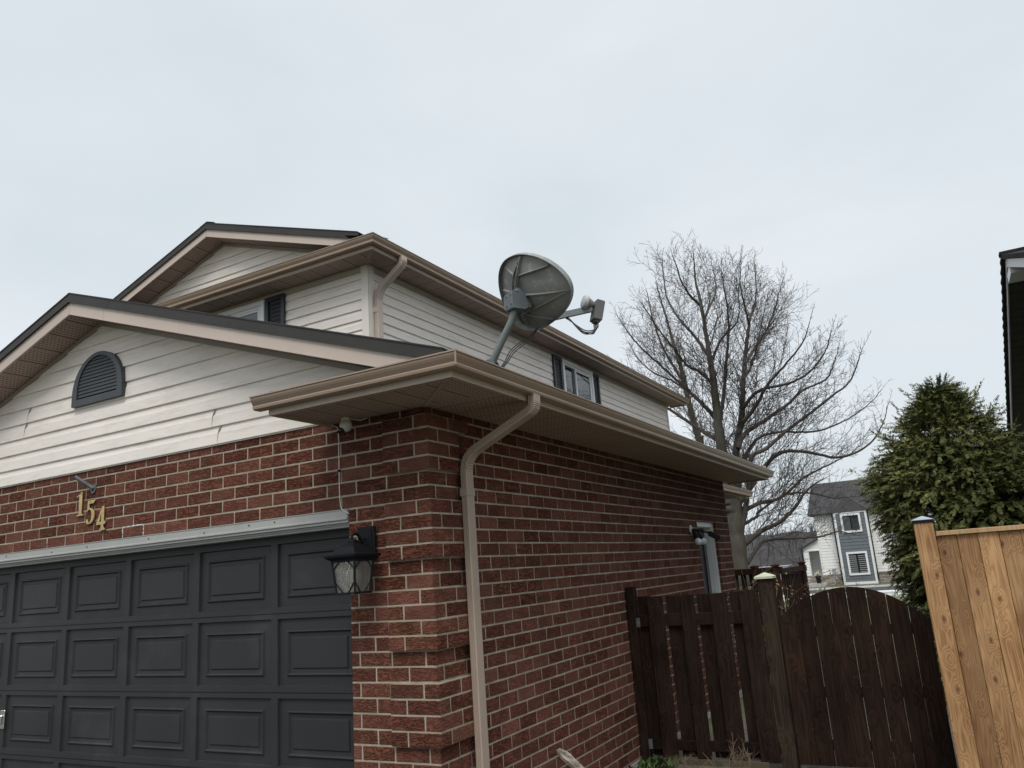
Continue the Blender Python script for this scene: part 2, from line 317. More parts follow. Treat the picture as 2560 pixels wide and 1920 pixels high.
M_gate = wood_mat('brown_stained_gate_boards', (.010, .0052, .0038), (.036, .019, .012), .75, spec=.12, knots=True, grain=.5, bump=.5, knotcol=(.008, .006, .006))
M_cedar = wood_mat('new_cedar_boards', (.215, .10, .040), (.47, .275, .130), .6, knots=True, grain=1.0, bump=.25, spec=.4, knotcol=(.09, .03, .012))
M_bark = mat('grey_bark', (.10, .092, .078), .9, spec=.1, var=.3, vscale=6, bump=.6, bscale=30, stretch=(1, 1, .3), dark=(.06, .075, .04), dscale=2, dmin=.5, dmax=.7)
M_wood = mat('distant_bare_trees', (.052, .045, .045), 1.0, tone=.35, spec=0)
M_rust = mat('rusty_screw', (.12, .09, .07), .6)
M_twig = mat('twig_bark', (.095, .082, .076), .9, spec=.1, var=.2, vscale=3)
# ================================================================== THE SETTING
def gz(x, y):
    base = -.17-.28*min(1, max(0, (y-4)/24))
    return base
g = MB(); xs = [-900, -300, -120, -60, -30, -15, -8, -4, 0, 2, 4, 8, 15, 30, 60, 120, 300, 900]; ys = [-300, -80, -20, -5, 0, 2, 4, 6, 9, 12, 16, 20, 24, 28, 33, 60, 120, 300, 900]
vs = [(x, y, gz(x, y)) for y in ys for x in xs]; nx = len(xs)
g.add(vs, [(j*nx+i, j*nx+i+1, (j+1)*nx+i+1, (j+1)*nx+i) for j in range(len(ys)-1) for i in range(nx-1)])
M_lawn = mat('early_spring_lawn', (.095, .105, .045), .95, var=.35, vscale=1.5, bump=.6, bscale=60, dark=(.14, .115, .07), dscale=.8, dmin=.45, dmax=.65)
tag(g.build('ground', M_lawn), kind='structure')
M_conc = mat('concrete', (.42, .41, .39), .9, var=.12, vscale=2, bump=.2, bscale=90)
M_asph = mat('asphalt', (.04, .04, .042), .95, var=.2, vscale=3, bump=.3, bscale=200)
b = MB(); b.box(-7.2, 1.0, -14, -.02, -.3, -.002)
tag(b.build('driveway', M_asph), kind='structure')
b = MB(); b.box(.35, 2.7, -4.3, 9, -.3, -.164)
tag(b.build('path', mat('gravel_path', (.12, .105, .085), .95, var=.4, vscale=12, bump=.8, bscale=90)), kind='structure')
b = MB(); b.box(-120, 120, 38.4, 44.4, -.6, -.442)
tag(b.build('road', M_asph), kind='structure')
b = MB()
for y0, y1 in ((37.0, 38.4), (44.4, 44.6), (34.4, 35.0)): b.box(-120, 120, y0, y1, -.6, -.36)
tag(b.build('pavement', mat('pale_concrete_pavement', (.6, .6, .58), .9, var=.08, vscale=1)), kind='structure')
# bare wooded hillside
g = MB(); nx, ny = 260, 14; vs = []
for j in range(ny):
    for i in range(nx):
        x = -190+i*1.35+rnd.uniform(-.3, .3); y = 100+j*7
        h = 5.6*math.sin(min(1, j/8)*PI/2)*(1+.28*noise.noise(Vector((x*.022, 0, 3))))
        h += (noise.noise(Vector((x*.5, y*.2, 0)))*.9+rnd.uniform(0, .7))*(j > 0)
        h *= 1+.22*max(0, min(1, (x+22)/18))
        vs.append((x, y, h-.6 if j else -2))
g.add(vs, [(j*nx+i, j*nx+i+1, (j+1)*nx+i+1, (j+1)*nx+i) for j in range(ny-1) for i in range(nx-1)])
M_hill = mat('bare_wooded_hill', (.038, .034, .035), 1.0, var=.35, vscale=.9, bump=1, bscale=2.5, stretch=(1, .4, .35), dark=(.032, .028, .028), dscale=1.6, dmin=.4, dmax=.62)
tag(g.build('hill', M_hill), kind='structure')
wb = MB(); hv = vs
for q in range(5200):
    p = Vector(hv[rnd.randrange(nx, len(hv))]); p.x += rnd.uniform(-.7, .7); p.y += rnd.uniform(-3, 3); h = rnd.uniform(1.0, 2.3)
    wb.add([p-Vector((.05, 0, .5)), p+Vector((.05, 0, -.5)), p+Vector((rnd.uniform(-.1, .1), 0, h))], [(0, 1, 2)], rnd.random())
    for s in range(5):
        a = rnd.uniform(-1, 1); z = rnd.uniform(.2, .7)*h; l = rnd.uniform(.3, .8)
        wb.add([p+Vector((0, 0, z)), p+Vector((.0, .0, z+.07)), p+Vector((a*l, rnd.uniform(-.4, .4), z+l))], [(0, 1, 2)], rnd.random())
tag(wb.build('bare_wood', M_wood), 'grey brown leafless woodland covering the distant hill', 'woodland', kind='stuff')
# ================================================================== THE HOUSE
house = empty('house', (-3.5, 5, 0))
tag(house, 'two storey red brick and cream siding house with a dark garage door', 'house')
house_off = Vector((3.5, -5, 0))
def hp(o):
    o.location = house_off+o.location if o.parent == house else o.location
    return o
def part(mb, name, m, parent=None, smooth=False, label=None):
    o = mb.build(name, m, parent or house, smooth)
    if (parent or house) == house: o.location = house_off
    if label: o['label'] = label
    return o
c_, L_, Z0 = .094, .2624, 2.704
PR = .036                       # how far the quoins stand proud
XL = -7.0                       # left end of the garage
def proud(r):                   # r = joint index at the bottom of the course
    return (r-1) % 6 < 4 if r >= 1 else True
bk = MB()
def tone3(): return (min(1, max(0, rnd.gauss(.5, .24))), rnd.random(), min(1, max(0, rnd.gauss(.62, .3))))
def brick(a, b, z0, z1, plane, out, axis, endcap=True):
    """one brick face panel: a..b along the wall, plane = wall surface, out = outward sign (into air)"""
    j = .0069; a += j; b -= j; z0 += j; z1 -= j
    if b-a < .012: return
    ed = .0025; dp = .004
    q = lambda: rnd.uniform(-.0018, .0018)
    lift = rnd.uniform(-.0012, .0016)
    P = []
    for (u, v, d) in ((a, z0, -dp), (b, z0, -dp), (b, z1, -dp), (a, z1, -dp), (a, z0, -.002), (b, z0, -.002), (b, z1, -.002), (a, z1, -.002), (a+ed, z0+ed, lift), (b-ed, z0+ed, lift), (b-ed, z1-ed, lift), (a+ed, z1-ed, lift)):
        u += q(); v += q(); w_ = plane+out*d
        P.append((u, w_, v) if axis == 'X' else (w_, u, v))
    bk.add(P, [(0, 1, 5, 4), (1, 2, 6, 5), (2, 3, 7, 6), (3, 0, 4, 7), (4, 5, 9, 8), (5, 6, 10, 9), (6, 7, 11, 10), (7, 4, 8, 11), (8, 9, 10, 11)], tone3())
XH = -4.672
DOORX0, DOORX1 = -6.36, -.675
for r in range(0, 33):
    z0 = Z0-r*c_; z1 = z0+c_
    if z0 < -.3: break
    pz = proud(r) and r >= 1
    # front wall
    ofs = 0 if r % 2 == 0 else .5
    heads = [XH+(k+ofs)*L_ for k in range(-12, 19)]
    heads = [h for h in heads if XL+.03 < h < -.03]
    ed = [XL]+heads+[0]
    for a, b2 in zip(ed, ed[1:]):
        segs = [(a, b2)]
        # split at the quoin edge
        if pz:
            new = []
            for (s0, s1) in segs:
                if s0 < -.3421 < s1 and abs(s0+.342) > .02 and abs(s1+.342) > .02: new += [(s0, -.342+.004), (-.342-.004, s1)]
                else: new.append((s0, s1))
            segs = new
        for s0, s1 in segs:
            if r >= 7:                          # garage opening
                if s1 <= DOORX0 or s0 >= DOORX1: pass
                elif s0 < DOORX0 < s1: s1 = DOORX0
                elif s0 < DOORX1 < s1: s0 = DOORX1-.004
                else: continue
            mid = (s0+s1)/2; pr = PR if (pz and mid > -.342) else 0
            if pr and s1 >= -.001: s1 = pr+.005
            elif s1 >= -.001: s1 = .005
            brick(s0, s1, z0, z1, -pr, -1, 'X')
    # side wall
    heads = [1.002+(i-.5*(r % 2 == 0))*L_ for i in range(-5, 30)]
    heads = [h for h in heads if .03 < h < 7.70]
    ed = [0]+heads+[7.73]
    for a, b2 in zip(ed, ed[1:]):
        segs = [(a, b2)]
        for s0, s1 in segs:
            if 7 <= r and s1 > 6.08 and s0 < 7.03:        # side door opening
                if s0 < 6.08: s1 = 6.08
                elif s1 > 7.03: s0 = 7.03
                else: continue
            mid = (s0+s1)/2; pr = PR if (pz and mid < .346) else 0
            if pr and s0 <= .001: s0 = -pr-.005
            elif s0 <= .001: s0 = -.005
            brick(s0, s1, z0, z1, pr, 1, 'Y')
# reveal bricks of the side door (far jamb faces the camera) and end of quoin bands
for r in range(7, 33):
    z0 = Z0-r*c_
    P0 = (-.075, 7.03)
    bk.add([(-.003, 7.03, z0+.005), (-.08, 7.03, z0+.005), (-.08, 7.03, z0+c_-.005), (-.003, 7.03, z0+c_-.005)], [(0, 1, 2, 3)], tone3())
part(bk, 'brick_face', M_brick)
mo = MB(); d = .0035
mo.box(XL, 0-d, d, .1, 2.144, 2.83); mo.box(DOORX1+.002, 0-d, d, .1, -.3, 2.144); mo.box(XL, DOORX0-.002, d, .1, -.3, 2.144)
mo.box(-.1, -d, .1, 6.082, -.3, 2.83); mo.box(-.1, -d, 6.082, 7.03-d+.004, 2.14, 2.83); mo.box(-.1, -d, 7.03+.002, 7.73-d, -.3, 2.83)
mo.box(-3.0, -.1, 7.6, 7.73-d, -.3, 2.83)
for k in range(0, 6):       # mortar body of the proud quoin blocks
    zt = Z0-(6*k)*c_; zb = Z0-(6*k+4)*c_
    mo.box(-.342+.004, PR-d, -PR+d, d+.002, zb+.006, zt-.004); mo.box(-d-.002, PR-d, d+.002, .346-.004, zb+.006, zt-.004)
mpo = part(mo, 'mortar', M_mortar)
b = MB(); M_eff = mat('efflorescence', (.62, .64, .68), .95, var=.25, vscale=40)
for (xa, xb, za, zb_) in ((-3.098, -2.835, 2.230, 2.238), (-3.102, -3.094, 2.15, 2.232), (-2.838, -2.832, 2.155, 2.232), (-3.103, -3.095, 2.33, 2.41), (-4.150, -4.143, 2.15, 2.23), (-4.147, -4.140, 2.34, 2.42)):
    n_ = 9
    for i in range(n_):
        if rnd.random() < .22: continue
        t0, t1 = i/n_, (i+1)/n_
        if xb-xa > zb_-za: b.box(xa+(xb-xa)*t0, xa+(xb-xa)*t1, -.0005, .004, za+rnd.uniform(-.003, .002), zb_+rnd.uniform(-.002, .003))
        else: b.box(xa+rnd.uniform(-.002, .002), xb+rnd.uniform(-.002, .002), -.0005, .004, za+(zb_-za)*t0, za+(zb_-za)*t1)
b.build('salt_stain', M_eff, mpo)['kind'] = 'stuff'
b = MB()        # structure behind the brick
b.box(XL+.02, -.12, .3, 7.5, 2.6, 2.74); b.box(XL, XL+.1, .1, 7.7, -.3, 2.83)
b.box(-6.4, -.12, 7.3, 7.5, -.3, 2.6); b.box(-.2, -.11, .35, 6.0, -.3, 2.6); b.box(-6.5, -.95, 7.8, 11.3, -.3, 2.74)
part(b, 'inner_wall', mat('dark_interior', (.05, .05, .05), .9))
b = MB(); b.box(XL-.01, .012, -.012, 7.74, -.45, -.13)
part(b, 'foundation', M_conc)
# ---- siding, real lapped courses clipped to an X (or Y) range that can slope
def siding(mb, z_lines, ztop, rng, plane, out, axis):
    """z_lines ascending butt heights; rng(z) -> (a,b) extent at that height"""
    zs = list(z_lines)
    for i, z in enumerate(zs):
        zn = zs[i+1] if i+1 < len(zs) else z+(zs[-1]-zs[-2])
        e = zn-z
        prof = [(z, .001), (z, .018), (z+.004, .0195), (z+e*.60, .0145), (z+e*.72, .008), (z+e*.86, .0045), (zn+.003, .0035)]
        rows = []
        for zz, dd in prof:
            zc = min(zz, ztop); a, b2 = rng(zc)
            if b2-a < .002: b2 = a+.002
            w_ = plane+out*dd
            rows.append(((a, w_, zc), (b2, w_, zc)) if axis == 'X' else ((w_, a, zc), (w_, b2, zc)))
        if z >= ztop: break
        t = rnd.uniform(.4, .6)
        for k in range(len(rows)-1):
            mb.quad(rows[k][0], rows[k][1], rows[k+1][1], rows[k+1][0], t)
sid = MB(); sl = .3335
gab = lambda z: (-3.5-max(0, (4.105-z))/sl, min(-3.5+max(0, (4.105-z))/sl, .0))
E1 = .1425
lines = [2.775+E1*i for i in range(10)]
siding(sid, lines, 4.10, gab, -.002, -1, 'X')
sid.prism([(XL, 2.775), (.0, 2.775), (.0, 2.95), (-3.5, 4.1), (XL, 2.95)], 0.0, .1, 'Y')
sid.box(XL, -.0, -.010, 0, 2.766, 2.7745)        # starter strip
# butt joints where two siding panels overlap: slim strips, shade in the colour
o = part(sid, 'gable_siding', M_siding)
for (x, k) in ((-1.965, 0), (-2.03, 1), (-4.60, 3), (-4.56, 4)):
    z = lines[k]; b = MB(); b.prism([(x, z+.001), (x+.003, z+.001), (x+.011, z+E1*.62), (x+.028, z+E1*.8), (x+.032, z+E1), (x+.029, z+E1), (x+.008, z+E1*.62)], -.0215, -.004, 'Y'); part(b, 'lap_shade_strip', M_lap_shade)
# ---- lower soffit, fascia, gutter
ZS = 2.755
b = MB(); b.box(-.80, .60, -.59, .002, ZS, ZS+.012); part(b, 'soffit', M_sofX)
b = MB(); b.box(-.01, .60, .004, 8.02, ZS, ZS+.012); b.box(-1.5, -.36, 7.75, 11.4, ZS-.001, ZS+.011); part(b, 'soffit', M_sofY)
b = MB(); b.prism([(-.012, -.012), (.012, .0), (.592, -.57), (.592, -.585), (.57, -.585)], ZS-.005, ZS-.0005, 'Z'); part(b, 'soffit_joint_strip', M_sofj)
b = MB()
def Lpath(o): return [(-.80, -.59-o), (.60+o, -.59-o), (.60+o, 8.05)]
def sheet(mb, pts2, z0, z1, th=.012):
    P = [Vector((x, y, 0)) for x, y in pts2]
    mb.sweep([(x, y, z0) for x, y in pts2], [(0, 0), (th, 0), (th, z1-z0), (0, z1-z0)])
b.sweep([(-.80, -.59, 2.733), (.60, -.59, 2.733), (.60, 8.05, 2.733)], [(-.004, 0), (.012, 0), (.012, .125), (-.004, .125)])
b.box(-.80, .59, -.578, -.56, 2.733, 2.755)
b.box(-.812, -.798, -.60, .0, 2.733, 2.90)          # left end board of the eave return
b.box(-.0, .60, 8.02, 8.04, 2.733, 2.95)
part(b, 'fascia', M_taupe)
def gutter(mb, path, zb=2.772, h=.088, ends=(1, 1)):
    pf = [(.010, 0), (.062, 0), (.072, .006), (.075, .020), (.073, .028), (.088, .052), (.094, .066), (.095, h-.012), (.104, h-.008), (.104, h), (.088, h), (.088, h-.008), (.085, .07), (.06, .03), (.055, .01), (.012, .008), (.012, h), (.010, h)]
    mb.sweep([(x, y, zb) for x, y in path], pf, cap=False)
    cap = [q for q in pf[:10]]+[(.010, h)]
    for end, k in ((0, 1), (-1, -1)):
        p = Vector((*path[end], zb)); q = Vector((*path[end+(1 if end == 0 else -1)], zb)); t = (q-p).normalized() if end == 0 else (p-q).normalized()
        sd = t.cross(Vector((0, 0, 1))); vs = [p+sd*(a+(.002 if a > .05 else 0))+Vector((0, 0, z)) for a, z in cap]
        n = len(cap); off = t*(.0016)*(-k); mb.add([v+off for v in vs]+[v for v in vs], [tuple(range(n)), tuple(range(2*n-1, n-1, -1))]+[(i, n+i, n+(i+1) % n, (i+1) % n) for i in range(n)])
b = MB(); gutter(b, [(-.885, -.59), (.60, -.59), (.60, 8.10)]); part(b, 'gutter', M_gutter, smooth=False)
b = MB(); gutter(b, [(-.46, 7.78), (-.46, 11.48)], zb=2.772); b.box(-.475, -.458, 7.78, 11.42, 2.733, 2.855); part(b, 'gutter', M_gutter)
# gutter seam cover at the corner
b = MB(); b.sweep([(.694, -.686, 2.775), (.700, -.692, 2.863)], [(-.005, -.002), (.005, -.002), (.005, .003), (-.005, .003)]); part(b, 'gutter_corner_strap', M_gutter)
# ---- lower roof (main slope to the side eave, return roof, ridge)
def roofz(x): return 4.196-sl*abs(x+3.5)
b = MB()
for s in (1, -1):
    x1 = .64 if s > 0 else -7.66
    ycut = -.30
    nrow = 26
    for k in range(nrow):
        xa = -3.5+s*(abs(x1+3.5))*k/nrow; xb = -3.5+s*(abs(x1+3.5))*(k+1)/nrow
        za, zb = roofz(xa), roofz(xb)
        b.add([(xa, ycut, za+.004), (xb, ycut, zb+.011), (xb, 8.1, zb+.011), (xa, 8.1, za+.004), (xb, ycut, zb+.001), (xb, 8.1, zb+.001)], [(0, 1, 2, 3), (1, 4, 5, 2)], rnd.random())
b.prism([(-7.66, roofz(-7.66)), (-3.5, roofz(-3.5)), (.64, roofz(.64)), (.64, roofz(.64)-.02), (-3.5, roofz(-3.5)-.06), (-7.66, roofz(-7.66)-.02)], -.28, 8.1, 'Y')
# return roof at the front right corner
b.add([(-.84, -.640, 2.866), (.62, -.640, 2.866), (.0, .0, 3.03), (-.6, 0, 3.03), (-.84, -.640, 2.856), (.62, -.640, 2.856)], [(0, 1, 2, 3), (0, 4, 5, 1), (0, 3, 4)])
for (xa, xb, y, z) in ((-.78, .1, -.622, 2.876), (-.3, .30, -.60, 2.878), (-.72, -.18, -.60, 2.884), (-.1, .22, -.585, 2.886)):
    b.add([(xa, y, z), (xb, y, z+.004), (xb-.04, y+.22, z+.07), (xa+.12, y+.22, z+.066), (xa, y, z-.006), (xb, y, z-.004)], [(0, 1, 2, 3), (0, 4, 5, 1), (0, 3, 4), (1, 5, 2)])
for k in range(28):       # ridge caps, each lapping the next
    y = -.30+k*.15
    for s in (1, -1): b.quad((-3.5, y, 4.262+.006), (-3.5+s*.14, y, 4.262-.14*sl+.006), (-3.5+s*.14, y+.2, 4.255-.14*sl), (-3.5, y+.2, 4.255))
b.add([(-.36, 7.78, 2.87), (-.36, 11.5, 2.87), (-2.1, 11.5, 3.45), (-2.1, 7.78, 3.45)], [(0, 1, 2, 3)])
part(b, 'roof', M_shing)
# ---- lower rake: fascia, drip edge, soffit, wall trim
def rake(cx, peakz, slope, y, xl, xr, fh, dh, ywall, name_m=M_rake, seams=()):
    zb = lambda x: peakz-slope*abs(x-cx)
    f = MB()
    cuts = [xl]+sorted(list(seams)+[cx])+[xr]
    for a, b2 in zip(cuts, cuts[1:]):
        a2, b3 = a+.0015, b2-.0015
        f.prism([(a2, zb(a2)), (b3, zb(b3)), (b3, zb(b3)+fh), (a2, zb(a2)+fh)], y, y+.014, 'Y', rnd.uniform(.4, .6))
        f.prism([(a2, zb(a2)), (b3, zb(b3)), (b3, zb(b3)+.012), (a2, zb(a2)+.012)], y-.0035, y-.0002, 'Y', .5)
        f.prism([(a2, zb(a2)+fh*.74), (b3, zb(b3)+fh*.74), (b3, zb(b3)+fh*.765), (a2, zb(a2)+fh*.765)], y-.0022, y-.0002, 'Y', .5)
    part(f, 'rake_board', name_m)
    f = MB()
    for a, b2 in ((xl, cx), (cx, cx+.55), (cx+.54, xr+.02)):
        pf = lambda o0, o1, y0, y1: f.prism([(a, zb(a)+o0), (b2, zb(b2)+o0), (b2, zb(b2)+o1), (a, zb(a)+o1)], y0, y1, 'Y')
        e2 = .0015 if a == cx else 0
        pf(fh-.004, fh+dh, y-.012-e2, y+.002); pf(fh-.012, fh+.004, y-.020-e2, y-.010); pf(fh+dh-.006, fh+dh+.004, y-.018-e2, y+.16)
    part(f, 'drip_edge', M_drip)
    f = MB()
    for a, b2 in ((xl, cx), (cx, xr)):
        f.add([(a, y+.01, zb(a)+.012), (b2, y+.01, zb(b2)+.012), (b2, ywall, zb(b2)+.012), (a, ywall, zb(a)+.012)], [(0, 1, 2, 3)])
        f.add([(a, y+.01, zb(a)+fh+dh-.02), (b2, y+.01, zb(b2)+fh+dh-.02), (b2, ywall+.02, zb(b2)+fh+dh-.02), (a, ywall+.02, zb(a)+fh+dh-.02)], [(0, 1, 2, 3)])
    part(f, 'soffit', M_sofX)
    f = MB()
    for a, b2 in ((xl, cx), (cx, xr)):
        f.prism([(a, zb(a)-.026), (b2, zb(b2)-.026), (b2, zb(b2)+.011), (a, zb(a)+.011)], ywall-.026, ywall-.001, 'Y')
        f.prism([(a, zb(a)-.030), (b2, zb(b2)-.030), (b2, zb(b2)-.022), (a, zb(a)-.022)], ywall-.030, ywall-.0265, 'Y')
    part(f, 'soffit_trim', mat('rake_wall_trim', (.33, .28, .24), .5))
rake(-3.5, 4.108, sl, -.325, -7.36, .36, .122, .074, -.0, seams=(-3.02,))
# ---- gable vent (half round louvre)
vc, vz0, vw, vh = -3.47, 3.362, .352, .46
vent = MB()
def arch(w_, h_, z0, n=22): return [(vc+w_, z0)]+[(vc+w_*math.cos(a), z0+.10+(h_-.10)*math.sin(a)) for a in [PI*i/n for i in range(n+1)]]+[(vc-w_, z0)]
outer = arch(vw, vh, vz0); inner = [(vc+(x-vc)*.80, vz0+.06+(z-vz0)*.795) for x, z in outer]
n = len(outer); yf, yb = -.058, -.012
vs = [(x, yf, z) for x, z in outer]+[(x, yf, z) for x, z in inner]+[(x, yb, z) for x, z in outer]+[(x, yb, z) for x, z in inner]+[(x, yf+.006, z) for x, z in [(vc+(x-vc)*.84, vz0+.05+(z-vz0)*.83) for x, z in outer]]
fs = []
for i in range(n):
    j = (i+1) % n; fs += [(i, j, n+j, n+i), (i, 2*n+i, 2*n+j, j), (n+i, n+j, 3*n+j, 3*n+i)]
vent.add(vs, fs)
gv = part(vent, 'gable_vent', M_vent)
lv = MB(); lv.add([(x, -.018, z) for x, z in inner], [tuple(range(n))])
for k in range(11):
    z = vz0+.075+k*.032
    t = max(0, (z-vz0-.06)/.795/1.0); zz = z+.01-(vz0+.06+.0795); hh = .36*.795
    wx = .80*vw*(math.sqrt(max(0, 1-(zz/hh)**2)) if zz > 0 else 1)-.002
    if wx < .03: continue
    lv.prism([(-.043, z+.0295), (-.051, z), (-.047, z), (-.039, z+.0295)], vc-wx, vc+wx, 'X')
o = lv.build('louvre', M_vent, gv)
# ---- garage head capping
hc = MB(); pr_ = [(-.014, 2.143), (-.014, 2.138), (-.010, 2.134), (-.010, 2.088), (-.018, 2.082), (-.018, 2.072), (-.006, 2.066), (-.006, 2.052), (.018, 2.049), (.020, 2.036), (.030, 2.034), (.030, 2.022), (.085, 2.018), (.09, 2.1), (.004, 2.143)]
hc.prism(pr_, DOORX0, DOORX1-.003, 'X')
hcap = part(hc, 'garage_head_trim', M_cap)
for x in (-1.36, -1.62, -2.1, -2.75, -3.55, -4.05, -4.75, -5.4):
    M = Matrix.Translation((x, -.010, 2.108+rnd.uniform(-.01, .01))) @ Matrix.Rotation(PI/2, 4, 'X'); sc = MB(); sc.lathe([(.007, 0), (.007, .003), (.003, .006)], M, 8); sc.build('screw', M_rust, hcap)
# ---- garage door
gd = MB(); Yd = .12
seams = [2.03, 1.467, .925, .395, -.15]; st = [-.657-.838*k for k in range(8)]
def ring(mb, r0, y0, r1, y1):
    a = [(r0[0], y0, r0[2]), (r0[1], y0, r0[2]), (r0[1], y0, r0[3]), (r0[0], y0, r0[3])]; c = [(r1[0], y1, r1[2]), (r1[1], y1, r1[2]), (r1[1], y1, r1[3]), (r1[0], y1, r1[3])]
    mb.add(a+c, [(i, (i+1) % 4, 4+(i+1) % 4, 4+i) for i in range(4)])
gdo = None
for i in range(4):
    zt, zb = seams[i]-.003, seams[i+1]+.003
    for k in range(7):
        x1, x0 = st[k], st[k+1]
        R0 = (x0, x1, zb, zt); R1 = (x0+.033, x1-.033, zb+.040, zt-.034)
        if i == 0: R1 = (R1[0], R1[1], R1[2], 1.965)
        ring(gd, (R0[0], R0[1], R0[2]+.0, R0[3]), Yd, R1, Yd); 
        R2 = (R1[0]+.006, R1[1]-.006, R1[2]+.006, R1[3]-.006); ring(gd, R1, Yd, R2, Yd+.020)
        top = R2[3]-.074; bot = R2[2]+.060
        if i == 0: top = 1.895
        R3 = (R2[0]+.074, R2[1]-.074, bot, top); ring(gd, R2, Yd+.020, R3, Yd+.018)
        ins = lambda R, d: (R[0]+d, R[1]-d, R[2]+d, R[3]-d)
        seq = [(0, .018), (.006, .007), (.012, .005), (.019, .012), (.024, .020), (.050, .0215), (.056, .012), (.060, .0115)]
        for (d0, y0), (d1, y1) in zip(seq, seq[1:]): ring(gd, ins(R3, d0), Yd+y0, ins(R3, d1), Yd+y1)
        q = ins(R3, .060); gd.quad(*[(a_, Yd+.0115, c3_) for a_, c3_ in ((q[0], q[2]), (q[1], q[2]), (q[1], q[3]), (q[0], q[3]))])
    # tongue lip at the joint
    gd.box(st[7], st[0], Yd-.004, Yd-.0003, zb+.001, zb+.012)
    gd.box(st[7], st[0], Yd+.004, Yd+.03, zb-.006, zb)
gdoor = part(gd, 'garage_door', M_door)
h_ = MB(); hx = -4.835
h_.bbox(hx-.035, hx+.035, Yd-.012, Yd-.001, .60, .76, .01); h_.bbox(hx-.012, hx+.012, Yd-.03, Yd-.012, .64, .72, .008)
h_.build('handle', mat('chrome', (.6, .6, .6), .25, metal=.9), gdoor)
b = MB(); b.box(DOORX1-.022, DOORX1, .06, .115, -.2, 2.02); part(b, 'garage_jamb', M_door)
# ---- side door in its recess
D0, D1, DT = 6.08, 7.03, 2.138
b = MB()
for y0, y1, z0, z1 in ((D0+.001, D0+.07, -.17, DT-.07), (D1-.08, D1-.003, -.17, DT-.07), (D0+.001, D1-.003, DT-.07, DT-.001)):
    b.bbox(-.085, -.045, y0, y1, z0, z1, .004)
b.bbox(-.17, -.085, D1-.085, D1-.02, -.17, DT-.05, .003); b.bbox(-.17, -.085, D0+.02, D0+.06, -.17, DT-.05, .003); b.bbox(-.17, -.086, D0+.06, D1-.086, DT-.075, DT-.05, .003)
b.bbox(-.052, -.0445, D1-.055, D1-.030, -.17, DT-.07, .002)
fr = part(b, 'door_frame', M_white)
b = MB(); b.bbox(-.21, -.165, D0+.05, D1-.06, -.16, DT-.07, .003)
sdo = part(b, 'side_door', mat('dark_blue_grey_door', (.03, .035, .045), .4))
b = MB(); b.bbox(-.164, -.150, D1-.22, D1-.10, .95, 1.9, .003); b.build('door_glass', M_glass, sdo)
# ---- downspouts
def spout(pts, name_len=.09, w_=.052, d_=.092, straps=()):
    """pts: list of points; rectangular ribbed pipe, rounded elbows with crimps"""
    P = [Vector(p) for p in pts]; path = [P[0]]; tag_ = [0]
    for i in range(1, len(P)-1):
        a, b2, c2 = P[i-1], P[i], P[i+1]; r = min(.11, (a-b2).length*.48, (c2-b2).length*.48)
        s0 = b2+(a-b2).normalized()*r; s1 = b2+(c2-b2).normalized()*r
        K = 18
        for k in range(K+1):
            t = k/K; path.append(s0*(1-t)**2+b2*2*t*(1-t)+s1*t*t); tag_.append(1 if 0 < k < K else 0)
    path.append(P[-1]); tag_.append(0)
    mb = MB(); up = Vector((0, 1, 0)); rings = []; n = len(path)
    # profile: a across X (w_), b along Y (d_), ribs on the two narrow faces
    hw, hd = w_/2, d_/2; g_ = .004
    prof = [(-hw, -hd+.006), (-hw+.006, -hd)]
    for q in (-.5, 0, .5): prof += [(hw*q-.0052, -hd), (hw*q-.003, -hd+.006), (hw*q+.003, -hd+.006), (hw*q+.0052, -hd)]
    prof += [(hw-.006, -hd), (hw, -hd+.006), (hw, hd-.006), (hw-.006, hd), (-hw+.006, hd), (-hw, hd-.006)]
    for i, p in enumerate(path):
        t = (path[min(i+1, n-1)]-path[max(i-1, 0)]).normalized()
        sd = up.cross(t).normalized(); u2 = t.cross(sd).normalized()
        k = 1.0
        if tag_[i]: k = 1.10 if i % 2 else .93
        rings.append([p-sd*a*k*(1)+u2*b2*(1 if not tag_[i] else (1.02 if i % 2 else .97)) for a, b2 in prof])
    m = len(prof); vs = [v for r in rings for v in r]
    mb.add(vs, [(i*m+j, (i+1)*m+j, (i+1)*m+(j+1) % m, i*m+(j+1) % m) for i in range(n-1) for j in range(m)]+[tuple(range(m)), tuple(range(n*m-1, (n-1)*m-1, -1))])
    return mb
pts = [(.648, .335, 2.776), (.648, .335, 2.685), (.065, .373, 2.44), (.062, .373, -.16)]
dso = part(spout(pts), 'downspout', M_spout)
b = MB(); b.bbox(.030, .094, .322, .424, 2.165, 2.222, .003); b.build('strap', M_spout, dso)
b = MB(); 
for z in (2.2, ): 
    M = Matrix.Translation((.062, .321, z)) @ Matrix.Rotation(PI/2, 4, 'X'); b.lathe([(.005, 0), (.004, .003)], M, 8)
b.build('screw', M_cap, dso)
pts = [(-1.70, 2.16, 4.998), (-1.70, 2.16, 4.92), (-2.035, 2.15, 4.68), (-2.045, 2.15, 3.72)]
du = part(spout(pts), 'downspout', M_rake)
b = MB(); b.bbox(-2.076, -2.014, 2.10, 2.20, 4.44, 4.50, .003); b.build('strap', M_rake, du)
